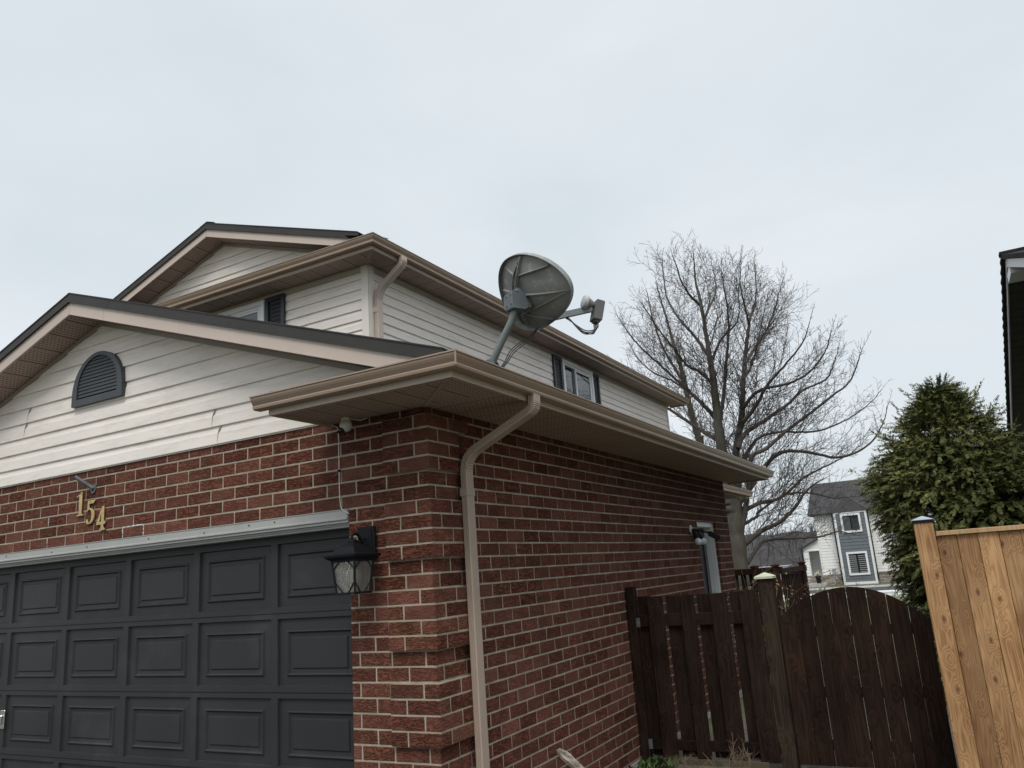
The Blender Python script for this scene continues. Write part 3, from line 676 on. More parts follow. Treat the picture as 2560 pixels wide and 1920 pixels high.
# ================================================================== upper storey
UX, UY, UYE, UXL = -2.1, 2.06, 12.17, -6.5; ZU = 4.975
E2 = .1135; ul = [3.81+E2*0+E2*i for i in range(0, 11)]
ul = [4.716-E2*k for k in range(9, -1, -1)]+[4.716+E2, 4.716+2*E2]
b = MB()
siding(b, ul, ZU-.01, lambda z: (UXL, UX), UY, -1, 'X')
b.box(UXL, UX, UY+.001, UY+.1, 3.4, ZU)
part(b, 'upper_siding', M_siding)
b = MB(); siding(b, ul, ZU-.01, lambda z: (UY, UYE), UX, 1, 'Y'); b.box(UX-.1, UX-.001, UY+.1, UYE, 3.3, ZU); b.box(UXL, UX, UYE-.1, UYE, 2.8, ZU); b.box(UXL, UXL+.1, UY, UYE, 2.8, ZU)
part(b, 'upper_siding', M_siding)
b = MB(); sl2 = .334; ug = lambda z: (-4.3-max(0, (5.835-z))/sl2, -4.3+max(0, (5.835-z))/sl2)
siding(b, [5.057+E2*i for i in range(8)], 5.83, ug, UY, -1, 'X'); b.prism([(-6.85, 4.98), (-1.8, 4.98), (-4.3, 5.83)], UY+.001, UY+.08, 'Y')
part(b, 'gable_siding', M_siding)
b = MB(); b.bbox(UX-.075, UX+.026, UY-.026, UY-.0205, 3.3, ZU-.002, .002); b.bbox(UX+.0205, UX+.026, UY-.026, UY+.075, 3.3, ZU-.002, .002)
part(b, 'corner_post', M_post)
b = MB(); b.bbox(UX+.0205, UX+.026, UYE-.07, UYE, 3.3, ZU-.002, .002); part(b, 'corner_post', M_post)
b = MB()    # frieze under the soffit
b.bbox(UXL, UX-.076, UY-.024, UY-.016, ZU-.055, ZU-.001, .002); b.bbox(UX+.016, UX+.024, UY+.076, UYE-.071, ZU-.055, ZU-.001, .002)
b.bbox(UXL, UX-.076, UY-.030, UY-.0245, ZU-.062, ZU-.052, .002); b.bbox(UX+.0245, UX+.030, UY+.076, UYE-.071, ZU-.062, ZU-.052, .002)
part(b, 'frieze_trim', mat('cream_trim', (.5, .455, .4), .5))
FX, FY = -1.765, 1.72
b = MB(); b.box(-6.85, FX, FY, UY, ZU, ZU+.01); part(b, 'soffit', M_sofX)
b = MB(); b.box(UX, FX, UY+.001, 12.5, ZU, ZU+.01); part(b, 'soffit', M_sofY)
b = MB(); b.prism([(UX, UY-.03), (UX+.03, UY), (FX, FY+.03), (FX-.03, FY)], ZU-.005, ZU-.0005, 'Z'); part(b, 'soffit_joint_strip', M_sofj)
b = MB(); b.sweep([(-6.85, FY, 4.952), (FX, FY, 4.952), (FX, 12.5, 4.952)], [(-.006, 0), (.012, 0), (.012, .13), (-.006, .13)]); b.box(UX, FX, 12.49, 12.505, 4.952, 5.1); part(b, 'fascia', M_taupe)
b = MB(); gutter(b, [(-6.9, FY), (FX, FY), (FX, 12.56)], zb=4.992); part(b, 'gutter', M_gutter)
b = MB(); uz = lambda x: 5.935-sl2*abs(x+4.3)
for s in (1, -1):
    x1 = -4.3+s*2.6; b.add([(-4.3, 1.8, uz(-4.3)+.02), (x1, 1.8, uz(x1)+.02), (x1, 12.5, uz(x1)+.02), (-4.3, 12.5, uz(-4.3)+.02), (x1, 1.8, uz(x1)-.02), (x1, 12.5, uz(x1)-.02)], [(0, 1, 2, 3), (1, 4, 5, 2)])
b.quad((-6.85, 1.66, 5.085), (-1.70, 1.66, 5.085), (-1.8, UY, 5.2), (-6.85, UY, 5.2))
b.prism([(-6.9, 4.99), (-1.76, 4.99), (-4.3, 5.85)], 12.4, 12.5, 'Y')
for k in range(20):
    y = 1.77+k*.15
    for s in (1, -1): b.quad((-4.3, y, 6.022), (-4.3+s*.12, y, 6.022-.12*sl2), (-4.3+s*.12, y+.2, 6.012-.12*sl2), (-4.3, y+.2, 6.012))
b.quad((-2.12, 1.70, 5.20), (-1.93, 1.70, 5.145), (-1.93, 1.95, 5.17), (-2.12, 1.95, 5.23))
part(b, 'roof', M_shing)
rake(-4.3, 5.825, sl2, 1.775, -6.95, -2.0, .105, .07, UY)
# ---- windows and shutters
def window(ax, a0, a1, z0, z1, plane, out, split=None, curtain=True, parent=None):
    """ax 'Y': window in an X=const wall"""
    def BX(mb, u0, u1, d0, d1, zz0, zz1, c=.004):
        w0, w1 = plane+out*(d0+.020), plane+out*(d1+.020)
        if ax == 'Y': mb.bbox(w0, w1, u0, u1, zz0, zz1, c)
        else: mb.bbox(u0, u1, w0, w1, zz0, zz1, c)
    fr = MB(); t = .06
    BX(fr, a0, a1, .002, .045, z1-t, z1); BX(fr, a0, a1, .002, .045, z0, z0+t); BX(fr, a0, a0+t, .002, .044, z0+t, z1-t); BX(fr, a1-t, a1, .002, .044, z0+t, z1-t)
    s2 = t+.03
    BX(fr, a0+t, a1-t, .002, .030, z1-s2, z1-t); BX(fr, a0+t, a1-t, .002, .030, z0+t, z0+s2); BX(fr, a1-s2, a1-t, .002, .029, z0+s2, z1-s2)
    sp = split or (a0+a1)/2
    wo = MB()
    win = part(fr, 'window', M_white)
    sa = MB(); BX(sa, sp-.012, sp+.03, .004, .034, z0+s2, z1-s2); BX(sa, sp+.03, a1-s2, .004, .026, z1-s2-.03, z1-s2); BX(sa, a1-s2-.03, a1-s2, .004, .026, z0+s2, z1-s2-.03)
    sa.build('sash', M_white, win)
    for (u0, u1, dd) in ((a0+t, sp-.012, .008), (sp+.03, a1-s2-.03, .014)):
        gl = MB()
        w0 = plane+out*(dd+.020)
        P = [(u0, z0+t), (u1, z0+t), (u1, z1-t), (u0, z1-t)]
        gl.add([(w0, u, z) if ax == 'Y' else (u, w0, z) for u, z in P], [(0, 1, 2, 3)])
        gl.build('pane', M_glass, win)
    sc_ = MB(); BX(sc_, sp-.10, sp-.012, .009, .016, z0+s2, z1-s2); BX(sc_, a0+t, sp-.012, .009, .014, z1-s2-.02, z1-t)
    sc_.build('screen_frame', mat('dark_screen_frame', (.06, .06, .065), .6), win)
    return win
def shutter(ax, a0, a1, z0, z1, plane, out):
    mb = MB(); 
    def BX(u0, u1, d0, d1, zz0, zz1, c=.003):
        w0, w1 = plane+out*(d0+.006), plane+out*(d1+.006)
        if ax == 'Y': mb.bbox(w0, w1, u0, u1, zz0, zz1, c)
        else: mb.bbox(u0, u1, w0, w1, zz0, zz1, c)
    t = .05
    BX(a0, a0+t, .016, .045, z0, z1); BX(a1-t, a1, .016, .045, z0, z1); BX(a0+t, a1-t, .016, .045, z1-.055, z1); BX(a0+t, a1-t, .016, .045, z0, z0+.055); BX(a0+t, a1-t, .016, .022, z0+.05, z1-.05)
    z = z0+.07
    while z < z1-.09:
        w0, w1 = plane+out*.022, plane+out*.042
        pr2 = [(w0, z+.030), (w1, z), (w1, z+.006), (w0, z+.036)]
        if ax == 'Y': mb.prism(pr2, a0+t, a1-t, 'Y')
        else: mb.add([(a, p[0], p[1]) for a in (a0+t, a1-t) for p in pr2], [(0, 1, 5, 4), (1, 2, 6, 5), (2, 3, 7, 6), (3, 0, 4, 7)])
        z += .047
    return part(mb, 'shutter', M_shut)
window('Y', 6.80, 8.0, 3.90, 4.908, UX, 1, split=7.29)
shutter('Y', 6.49, 6.797, 3.86, 4.912, UX, 1); shutter('Y', 8.003, 8.30, 3.86, 4.912, UX, 1)
window('X', -4.80, -3.578, 3.95, 4.915, UY, -1, split=-4.2)
shutter('X', -3.575, -3.275, 3.9, 4.930, UY, -1); shutter('X', -5.10, -4.803, 3.9, 4.930, UY, -1)
# ================================================================== things on the house
def sub(mb, name, m, parent, smooth=False, label=None):
    o = mb.build(name, m, parent, smooth)
    if label: o['label'] = label
    return o
# ---- house numbers
DIG = empty
def digit(polys, x0, z0, h, label, tilt=0):
    """polys: list of outline polygons in a unit box (height 1); first is solid, the rest holes"""
    cu = bpy.data.curves.new('house_number', 'CURVE'); cu.dimensions = '2D'; cu.fill_mode = 'BOTH'
    for pl in polys:
        s = cu.splines.new('POLY'); s.points.add(len(pl)-1); s.use_cyclic_u = True
        for p, (a, b2) in zip(s.points, pl): p.co = (a*h, b2*h, 0, 1)
    cu.extrude = .005; cu.bevel_depth = .0014; cu.bevel_resolution = 1
    o = bpy.data.objects.new('tmp', cu); C.objects.link(o)
    dg = bpy.context.evaluated_depsgraph_get(); me = bpy.data.meshes.new_from_object(o.evaluated_get(dg)); bpy.data.objects.remove(o)
    me.name = 'house_number'; q = bpy.data.objects.new('house_number', me); C.objects.link(q); me.materials.clear(); me.materials.append(M_brass)
    q.location = (x0, -.013, z0); q.rotation_euler = (PI/2, tilt, 0)
    tag(q, label, 'house number', 'brass house numbers over the garage')
    for (a, b2) in ((.30, .93), (.30, .06)):
        s_ = MB(); M = Matrix.Translation((a*h, b2*h, .007)); s_.lathe([(.004, 0), (.004, .0012), (.002, .0022)], M, 8); s_.build('screw', mat('dark_screw', (.08, .06, .03), .5, metal=.6), q)
    return q
one = [(.02, .80), (.06, .80), (.18, .86), (.20, .10), (.17, .05), (.06, .04), (.06, 0), (.50, 0), (.50, .04), (.40, .05), (.36, .10), (.36, 1.0), (.31, 1.0), (.24, .93), (.02, .84)]
def arc(cx, cz, rx, rz, a0, a1, n=16): return [(cx+rx*math.cos(math.radians(a0+(a1-a0)*i/n)), cz+rz*math.sin(math.radians(a0+(a1-a0)*i/n))) for i in range(n+1)]
five = [(.10, 1.0), (.56, 1.0), (.50, .87), (.20, .87), (.18, .66)]+arc(.24, .345, .33, .335, 95, -88, 18)[0:]+[(.10, .02), (.05, .10), (.04, .20), (.12, .22), (.15, .10)]+[(.22, .06)]+arc(.22, .345, .17, .285, -80, 98, 16)+[(.08, .54)]
four = [(.34, 1.0), (.46, 1.0), (.46, .36), (.58, .36), (.58, .24), (.46, .24), (.46, .09), (.56, .04), (.56, 0), (.20, 0), (.20, .04), (.30, .09), (.30, .24), (.0, .24), (.0, .33)]
four_h = [(.31, .76), (.31, .36), (.11, .36)]
digit([one], -3.722, 2.382, .205, 'brass numeral 1 screwed to the brick above the garage door', 0)
digit([five], -3.578, 2.298, .202, 'brass numeral 5 between the 1 and the 4 on the brick', 0)
digit([four, four_h], -3.425, 2.234, .198, 'brass numeral 4, lowest of the three brass numbers', 0)
# ---- flag bracket
fb = empty('flag_bracket', (-3.51, -.004, 2.60)); tag(fb, 'small grey metal flag pole holder on the brick above the brass numbers', 'flag bracket')
M_galv = mat('cast_grey_metal', (.18, .19, .2), .45, metal=.5, var=.2, vscale=30)
b = MB(); b.prism(arc(0, 0, .034, .04, 0, 360, 16)[:-1], -.008, .0, 'Y'); sub(b, 'plate', M_galv, fb)
b = MB(); p0 = Vector((0, -.006, .005)); p1 = Vector((-.085, -.12, .105)); b.tube([p0, p0+(p1-p0)*.4, p1], [.021, .017, .017], 12); b.tube([p0+(p1-p0)*.40, p0+(p1-p0)*.46], .022, 12); b.tube([p1, p1+(p1-p0)*.02], .0185, 12); sub(b, 'socket', M_galv, fb, smooth=False)
for q in ((.012, -.016), (-.012, -.016), (0, -.024)):
    b = MB(); b.lathe([(.0045, 0), (.0045, .003)], Matrix.Translation((q[0], -.008, q[1])) @ Matrix.Rotation(PI/2, 4, 'X'), 8); sub(b, 'screw', M_black, fb)
# ---- wall lantern
ln = empty('wall_lantern', (-.49, -.036, 1.70)); tag(ln, 'black coach lantern with rippled glass on the brick pier beside the garage door', 'lantern')
LX, LY = 0.0, -.150      # body axis relative to the empty
b = MB(); b.bbox(-.072, .072, -.018, .012, .10, .305, .008); b.bbox(-.055, .055, -.026, -.017, .12, .285, .008); sub(b, 'back_plate', M_black, ln)
b = MB(); pts = spline([(0, -.02, .16), (0, -.06, .21), (0, -.105, .255), (0, -.15, .245), (0, -.155, .21)], 6); b.tube(pts, .010, 10)
b.tube([(0, -.02, .23), (0, -.085, .20), (0, -.15, .195)], .007, 8); b.bbox(-.028, .028, -.17, -.125, .19, .215, .004); b.tube(spline([(-.05, -.02, .20), (-.04, -.07, .215), (-.015, -.12, .20)], 5), .006, 8)
sub(b, 'arm', M_black, ln)
def sqr(h, z): return [(LX-h, LY-h, z), (LX+h, LY-h, z), (LX+h, LY+h, z), (LX-h, LY+h, z)]
def loft(mb, rings):
    vs = [v for r in rings for v in r]; n = len(rings[0])
    mb.add(vs, [(i*n+j, i*n+(j+1) % n, (i+1)*n+(j+1) % n, (i+1)*n+j) for i in range(len(rings)-1) for j in range(n)]+[tuple(range(n)), tuple(range(len(rings)*n-1, (len(rings)-1)*n-1, -1))])
b = MB(); loft(b, [sqr(.098, .088), sqr(.128, .108), sqr(.131, .120), sqr(.124, .124), sqr(.105, .128), sqr(.066, .172), sqr(.05, .182), sqr(.03, .195), sqr(.018, .198)]); sub(b, 'roof', M_black, ln)
b = MB()
zt_, zb_, ht, hb = .090, -.118, .094, .074
def lp(sx_, sy_, z):
    h = hb+(ht-hb)*(z-zb_)/(zt_-zb_); return (LX+sx_*h, LY+sy_*h, z)
for sx_ in (-1, 1):
    for sy_ in (-1, 1): b.tube([lp(sx_, sy_, zb_), lp(sx_, sy_, zt_)], .0085, 4)
loft(b, [sqr(.083, zb_-.008), sqr(.083, zb_+.006)]); loft(b, [sqr(.098, .078), sqr(.100, .090)])
for f_ in range(4):       # bent straps forming an elongated hexagon on each face
    def fp(u, z, f_=f_):
        sgn = [(u, -1), (1, u), (-u, 1), (-1, -u)][f_]; return lp(sgn[0]*1.0, sgn[1]*1.0, z)
    for s in (-1, 1):
        b.tube([fp(.30*s, zt_-.004), fp(.93*s, .035), fp(.93*s, -.05), fp(.30*s, zb_+.004)], .0042, 5)
sub(b, 'frame', M_black, ln)
M_lglass = mat('rippled_lantern_glass', (.42, .42, .39), .12, spec=.7, bump=.9, bscale=26, stretch=(5, 5, .5))
pL = M_lglass.node_tree.nodes['Principled BSDF']; pL.inputs['Transmission Weight'].default_value = .72; pL.inputs['IOR'].default_value = 1.3
for f_ in range(4):
    b = MB(); c4 = [(-1, -1), (1, -1), (1, 1), (-1, 1)]; a, d2 = c4[f_], c4[(f_+1) % 4]
    b.quad(lp(a[0]*.97, a[1]*.97, zb_), lp(d2[0]*.97, d2[1]*.97, zb_), lp(d2[0]*.97, d2[1]*.97, zt_), lp(a[0]*.97, a[1]*.97, zt_)); sub(b, 'glass_pane', M_lglass, ln)
b = MB(); M = Matrix.Translation((LX, LY, zb_)); b.lathe([(.014, 0), (.014, .06), (.02, .075), (.03, .11), (.028, .14), (.012, .162), (.002, .165)], M, 16); sub(b, 'bulb', mat('lamp_bulb', (.75, .68, .55), .25), ln, smooth=True)
# ---- security camera and its cable
sc_ = empty('security_camera', (-.585, -.115, 2.755)); tag(sc_, 'round off-white security camera hanging under the eave by the garage corner', 'camera')
b = MB(); b.lathe([(.030, 0), (.032, -.006), (.032, -.022), (.026, -.030)], None, 20); sub(b, 'mount', M_camw, sc_, smooth=True)
b = MB(); bm = bmesh.new(); bmesh.ops.create_uvsphere(bm, u_segments=24, v_segments=16, radius=.043); b.bm(bm, None, Matrix.Translation((.004, -.004, -.058)) @ Matrix.Diagonal((1, 1, 1.05, 1)))
sub(b, 'housing', M_camw, sc_, smooth=True)
b = MB(); d = Vector((-.35, -.55, -.75)).normalized(); M = Matrix.Translation(Vector((.004, -.004, -.058))+d*.036) @ d.to_track_quat('Z', 'Y').to_matrix().to_4x4(); b.lathe([(.022, 0), (.022, .006), (.018, .009)], M, 18); sub(b, 'lens', M_black, sc_)
b = MB(); b.tube(spline([(.02, .03, -.006), (.06, .07, -.02), (.09, .09, -.012), (.10, .11, -.004)], 6), .003, 6); sub(b, 'lead', M_wire, sc_)
b = MB(); b.tube(spline([(-.805, -.02, 2.752), (-.775, -.02, 2.735), (-.743, -.014, 2.70), (-.741, -.012, 2.5), (-.742, -.012, 2.3), (-.737, -.012, 2.19), (-.725, -.014, 2.15), (-.69, -.02, 2.125), (-.66, -.012, 2.108)], 8), .0032, 6)
wc = b.build('power_cable', M_wire); tag(wc, 'thin white cable running down the brick from the eave to the garage trim', 'cable')
for z in (2.413, 2.69):
    b = MB(); b.bbox(-.752, -.731, -.020, -.004, z-.008, z+.008, .003); sub(b, 'clip', M_black, wc)
# ---- twin flood light with motion sensor by the side door
ml = empty('motion_light', (.005, 5.74, 2.02)); tag(ml, 'outdoor twin flood light with a black motion sensor beside the side door', 'flood light')
b = MB(); b.lathe([(.058, 0), (.058, .006), (.045, .016), (.02, .020)], Matrix.Rotation(PI/2, 4, 'Y'), 24); sub(b, 'base_plate', mat('white_painted_plate', (.6, .6, .58), .5), ml)
def socket(d, base):
    d = Vector(d).normalized(); p = Vector(base); b = MB(); b.tube([Vector((.015, 0, 0)), p], .010, 8)
    b.tube([p, p+d*.02, p+d*.11, p+d*.125], [.018, .028, .032, .030], 14); s_ = sub(b, 'lamp_holder', M_black, ml)
    b = MB(); M = Matrix.Translation(p+d*.115) @ d.to_track_quat('Z', 'Y').to_matrix().to_4x4(); b.lathe([(.024, 0), (.036, .02), (.043, .045), (.041, .065), (.028, .082), (.004, .09)], M, 18); q = b.build('bulb', mat('clear_bulb', (.75, .76, .78), .08, spec=.8), s_, True)
socket((.35, -.25, -.9), (.045, -.03, -.015)); socket((.45, .35, -.9), (.05, .03, -.02))
b = MB(); b.tube([(.015, .0, .0), (.12, .03, -.03), (.20, .05, -.055)], .010, 8); b.tube([(.195, .05, -.05), (.215, .055, -.06)], .016, 10)
d = Vector((.9, .15, -.55)).normalized(); M = Matrix.Translation((.275, .065, -.10)) @ d.to_track_quat('X', 'Z').to_matrix().to_4x4()
b.bbox(-.075, .075, -.036, .036, -.034, .034, .012, None, M); sub(b, 'motion_sensor', M_black, ml)
# ================================================================== satellite dish
dish = empty('satellite_dish', (.30, .40, 2.965)); tag(dish, 'grey satellite dish on a bent pole standing on the lower roof edge', 'satellite dish')
DO = Vector((.30, .40, 2.965))
az, el, spn = .49, .583, .015
n_ = Vector((math.sin(az)*math.cos(el), math.cos(az)*math.cos(el), math.sin(el)))
s_ = n_.cross(Vector((0, 0, 1))).normalized(); u__ = s_.cross(n_)
s2_ = s_*math.cos(spn)+u__*math.sin(spn); u2_ = -s_*math.sin(spn)+u__*math.cos(spn); s_, u__ = s2_, u2_
DC = Vector((.635, .50, 3.584)); Mdish = Matrix(((s_.x, u__.x, n_.x, DC.x), (s_.y, u__.y, n_.y, DC.y), (s_.z, u__.z, n_.z, DC.z), (0, 0, 0, 1)))
Mloc = Matrix.Translation(-DO) @ Mdish       # local frame: x right, y up, z = facing direction
A_, B_ = .352, .270
def rimr(a):         # egg outline
    x, y = math.cos(a), math.sin(a)
    k = (abs(x)**2.214+abs(y)**2.214)**(-1/2.214)
    return k*x*A_*(1-.242*y), k*y*B_*(1-.123*x)
def surf(a, t):
    x, y = rimr(a); x *= t; y *= t; return (x, y, -.078*(1-t*t))
nA, nT = 64, 10; b = MB()
for side, off in ((0, 0), (1, -.004)):
    vs = [Vector(surf(2*PI*i/nA, max(.001, j/nT)))+Vector((0, 0, off)) for j in range(nT+1) for i in range(nA)]
    b.smooth = True
    b.add([Mloc @ v for v in vs], [(j*nA+i, j*nA+(i+1) % nA, (j+1)*nA+(i+1) % nA, (j+1)*nA+i) for j in range(nT) for i in range(nA)])
b.smooth = False
# rolled rim turned backwards
prof = [(1.0, 0), (1.012, .003), (1.022, -.004), (1.026, -.034), (1.018, -.036), (1.010, -.008), (1.0, -.004)]
vs = []
for t, z in prof:
    for i in range(nA):
        x, y = rimr(2*PI*i/nA); vs.append(Mloc @ Vector((x*t, y*t, z)))
b.add(vs, [(j*nA+i, j*nA+(i+1) % nA, (j+1)*nA+(i+1) % nA, (j+1)*nA+i) for j in range(len(prof)-1) for i in range(nA)])
refl = sub(b, 'reflector', M_dish, dish)
refl['label'] = 'pale speckled grey reflector with backward rim'
def back(x, y, d=.006): # point on the back of the reflector at (x,y)
    rr = min(1, math.hypot(x/A_, y/B_)); return Vector((x, y, -.078*(1-rr*rr)-.004-d))
def rib(x0, y0, x1, y1, h0=.014, h1=.006, w_=.0075, name='rib'):
    h0 *= 1.35; h1 *= 1.35
    b = MB(); N_ = 8; ps = []
    for i in range(N_+1):
        t = i/N_; x, y = x0+(x1-x0)*t, y0+(y1-y0)*t; ps.append((back(x, y, 0), h0+(h1-h0)*t))
    dv = Vector((x1-x0, y1-y0, 0)).normalized(); sd = Vector((-dv.y, dv.x, 0))*w_/2
    vs = []
    for p, h in ps: vs += [p+sd+Vector((0, 0, .004)), p-sd+Vector((0, 0, .004)), p-sd*.7-Vector((0, 0, h)), p+sd*.7-Vector((0, 0, h))]
    b.add([Mloc @ v for v in vs], [(i*4+j, i*4+(j+1) % 4, i*4+4+(j+1) % 4, i*4+4+j) for i in range(N_) for j in range(4)]+[(0, 1, 2, 3), (N_*4+3, N_*4+2, N_*4+1, N_*4)])
    b.build(name, M_dish, refl)
for q in ((-.075, .022, .322, -.137, .022, .012), (-.151, -.116, .322, -.139, .022, .012), (-.151, -.116, .03, -.256, .022, .014), (-.151, -.116, -.152, -.245, .026, .016),
          (.011, .135, .285, .082, .018, .012), (-.025, .148, -.120, .240, .018, .012), (-.105, .040, -.255, .108, .02, .014),
          (-.073, .030, .011, .135, .028, .028), (-.107, .045, -.025, .148, .028, .028), (.011, .135, .088, .238, .028, .012), (-.025, .148, .082, .242, .028, .012),
          (-.107, .045, .011, .135, .022, .022), (-.073, .030, -.025, .148, .022, .022), (-.066, .096, -.030, .083, .022, .022), (.018, .200, .046, .190, .018, .018),
          (-.151, -.116, -.235, -.205, .045, .03, .008), (-.200, -.085, -.275, -.175, .045, .03, .008), (-.235, -.205, -.275, -.175, .03, .03)):
    rib(*q)
b = MB(); hs_ = [back(-.10, .035, .0), back(-.125, -.02, .0), back(-.145, -.075, .0), back(-.155, -.115, .0)]
b.smooth = True; b.tube([Mloc @ (p+Vector((0, 0, .004))) for p in hs_], [.036, .040, .038, .030], 14); b.build('hub', M_dish, refl)
def boss(x, y, L=.035):
    b = MB(); p = back(x, y, -.003); b.tube([Mloc @ p, Mloc @ (p-Vector((0, 0, L)))], .009, 10); b.build('boss', M_dish, refl)
for q in ((-.065, .028), (-.112, -.045), (-.148, -.116), (-.12, .055)): boss(*q)
# mount: clam bracket between pole head and reflector
PH = DO+Vector((0, 0, 0))
poleTop = Vector((.523, .315, 3.46))
vw_ = Vector((.9, .436, 0))
b = MB()
cpos = Vector((.535, .40, 3.485))
back_dir = -n_; hz = Vector((n_.x, n_.y, 0)).normalized(); lat = hz.cross(Vector((0, 0, 1))).normalized()
def bracket_plate(off, m=None):
    """a vertical fan-shaped side plate in the plane (hz, z)"""
    out2 = [(-.055, -.060), (-.058, .01), (-.048, .055), (-.022, .08), (.008, .08), (.04, .055), (.062, .02), (.07, -.03), (.065, -.06), (.02, -.066)]
    vs = []
    for o in (off, off+.005):
        for a, z in out2: vs.append(cpos+hz*a+Vector((0, 0, z))+lat*o-DO)
    n = len(out2); b.add(vs, [tuple(range(n)), tuple(range(2*n-1, n-1, -1))]+[(i, n+i, n+(i+1) % n, (i+1) % n) for i in range(n)])
bracket_plate(-.046); bracket_plate(.041)
M2 = Matrix(((lat.x, hz.x, 0, (cpos-DO).x), (lat.y, hz.y, 0, (cpos-DO).y), (0, 0, 1, (cpos-DO).z), (0, 0, 0, 1)))
b.bbox(-.048, .048, -.062, -.054, -.066, .045, .002, None, M2); b.bbox(-.060, -.047, -.064, -.01, -.062, .035, .002, None, M2)
b.bbox(-.05, .05, -.06, .05, -.074, -.062, .003, None, M2); b.bbox(-.04, .04, .03, .11, -.05, .05, .004, None, M2)
mnt = sub(b, 'mount_bracket', M_mount, dish)
for (l, a, z, r) in ((-.050, -.02, .060, .009), (.048, -.02, .060, .009), (-.050, .04, .035, .005), (-.050, .05, .0, .005), (-.050, .01, -.052, .005), (-.028, -.064, .028, .006), (-.028, -.064, -.04, .006), (.028, -.064, .028, .006), (.028, -.064, -.04, .006)):
    b = MB(); c2 = cpos-DO+lat*l+hz*a+Vector((0, 0, z)); dr = lat*(1 if l > 0 else -1) if abs(a+.064) > .005 else -hz
    b.tube([c2-dr*.004, c2+dr*.006], r, 6); b.build('bolt', mat('zinc_bolt', (.55, .55, .52), .3, metal=.7) if r > .008 else M_mount, mnt)
# pole
b = MB(); P_ = [Vector((.30, .40, 3.05)), Vector((.325, .40, 3.10)), Vector((.412, .40, 3.235)), Vector((.462, .40, 3.305)), Vector((.495, .40, 3.36)), Vector((.511, .40, 3.405)), Vector((.515, .40, 3.44)), Vector((.515, .40, 3.49))]
dlt = Vector((cpos.x, cpos.y, 0))-Vector((.508, .40, 0))
b.smooth = True
b.tube([p-DO for p in spline(P_, 5)], .026, 18); pole = sub(b, 'pole', M_pole, dish)
# foot
b = MB(); ff = Vector((0, 0, .10))
b.bbox(-.075, .075, -.09, .09, .0, .008, .002, None, Matrix.Rotation(math.atan(sl), 4, 'Y'))
for o in (-.034, .028):
    pts2 = arc(0, .085, .048, .048, -20, 200, 14)+[(-.048, .0), (.048, .0)]
    vs = [Vector((a, o, z)) for a, z in pts2]+[Vector((a, o+.006, z)) for a, z in pts2]; n = len(pts2)
    b.add(vs, [tuple(range(n)), tuple(range(2*n-1, n-1, -1))]+[(i, n+i, n+(i+1) % n, (i+1) % n) for i in range(n)])
foot = sub(b, 'foot_bracket', M_mount, dish)
b = MB(); b.tube([(0, -.042, .095), (0, .042, .095)], .011, 8); b.build('bolt', mat('zinc_bolt', (.6, .6, .58), .3, metal=.6), foot)
# feed arm + LNB
armA = Mdish @ Vector((-.03, -.250, .035)); lnb = Vector((.955, .80, 3.440))
b = MB(); t = (lnb-armA); b.sweep([armA-DO-t.normalized()*.03, lnb-DO-t.normalized()*.02], [(-.014, -.022), (.014, -.022), (.014, .022), (-.014, .022)]); arm = sub(b, 'feed_arm', M_pole, dish)
toD = (Mdish @ Vector((0, .02, -.05))-lnb).normalized()
sdv = toD.cross(Vector((0, 0, 1))).normalized(); upv = sdv.cross(toD)
ML = Matrix(((sdv.x, upv.x, toD.x, lnb.x-DO.x), (sdv.y, upv.y, toD.y, lnb.y-DO.y), (sdv.z, upv.z, toD.z, lnb.z-DO.z), (0, 0, 0, 1)))
# body box, leaning
b = MB(); b.bbox(-.048, .048, -.095, .060, -.060, .004, .006, None, ML); b.bbox(-.035, .035, -.107, -.094, -.052, -.008, .004, None, ML); lb = sub(b, 'feed_housing', M_lnb, dish)
b = MB(); MH = ML @ Matrix.Translation((0, .025, 0))
b.smooth = True
b.lathe([(.020, -.01), (.022, .012), (.042, .055), (.048, .062), (.050, .072), (.045, .078)], MH, 26); fh_ = sub(b, 'feed_horn', mat('pale_grey_plastic', (.2, .205, .2), .5, var=.1), dish)
b = MB(); b.smooth = True; b.lathe([(.050, .060), (.052, .066), (.051, .088), (.043, .094), (.002, .095)], MH, 26); b.build('cap', mat('white_feed_cap', (.40, .41, .42), .5, var=.08), fh_)
for k in range(4):      # four coax leads looping back to the arm
    p0 = ML @ Vector((-.036+.024*k, -.105, -.030)); pe = arm_p = (armA-DO)+t*.30-Vector((0, 0, .028))
    m1 = p0+Vector((-.01, -.0, -.05-.006*k)); m2 = (p0+pe)/2+Vector((.02, -.01*k, -.085-.009*(k % 3))); m3 = pe+t*.08+Vector((0, 0, -.02+.004*k))
    b = MB(); b.smooth = True; b.tube(spline([p0, m1, m2, m3, pe], 8), .0042, 6); sub(b, 'coax_cable', M_cable, dish)
for k in range(3):      # leads from the arm root down to the foot and along the gutter
    a0 = (Mdish @ Vector((-.15+.012*k, -.255, -.055)))-DO; b = MB(); b.smooth = True
    pts = [a0, a0+Vector((-.05, -.01, -.045-.012*k)), Vector((.16+.012*k, .03, .19-.012*k)), Vector((.11+.015*k, .0, .10)), Vector((.055+.01*k, -.02, .03)), Vector((.03, -.05, .02)), Vector((.0-.012*k, -.18, .055+.008*k)), Vector((.04, -.42, .02+.005*k)), Vector((.10+.01*k, -.68, -.03)), Vector((.02, -.86, -.065)), Vector((-.2-.05*k, -.93, -.06))]
    b.tube(spline(pts, 8), .0036, 6); sub(b, 'coax_cable', M_cable, dish)
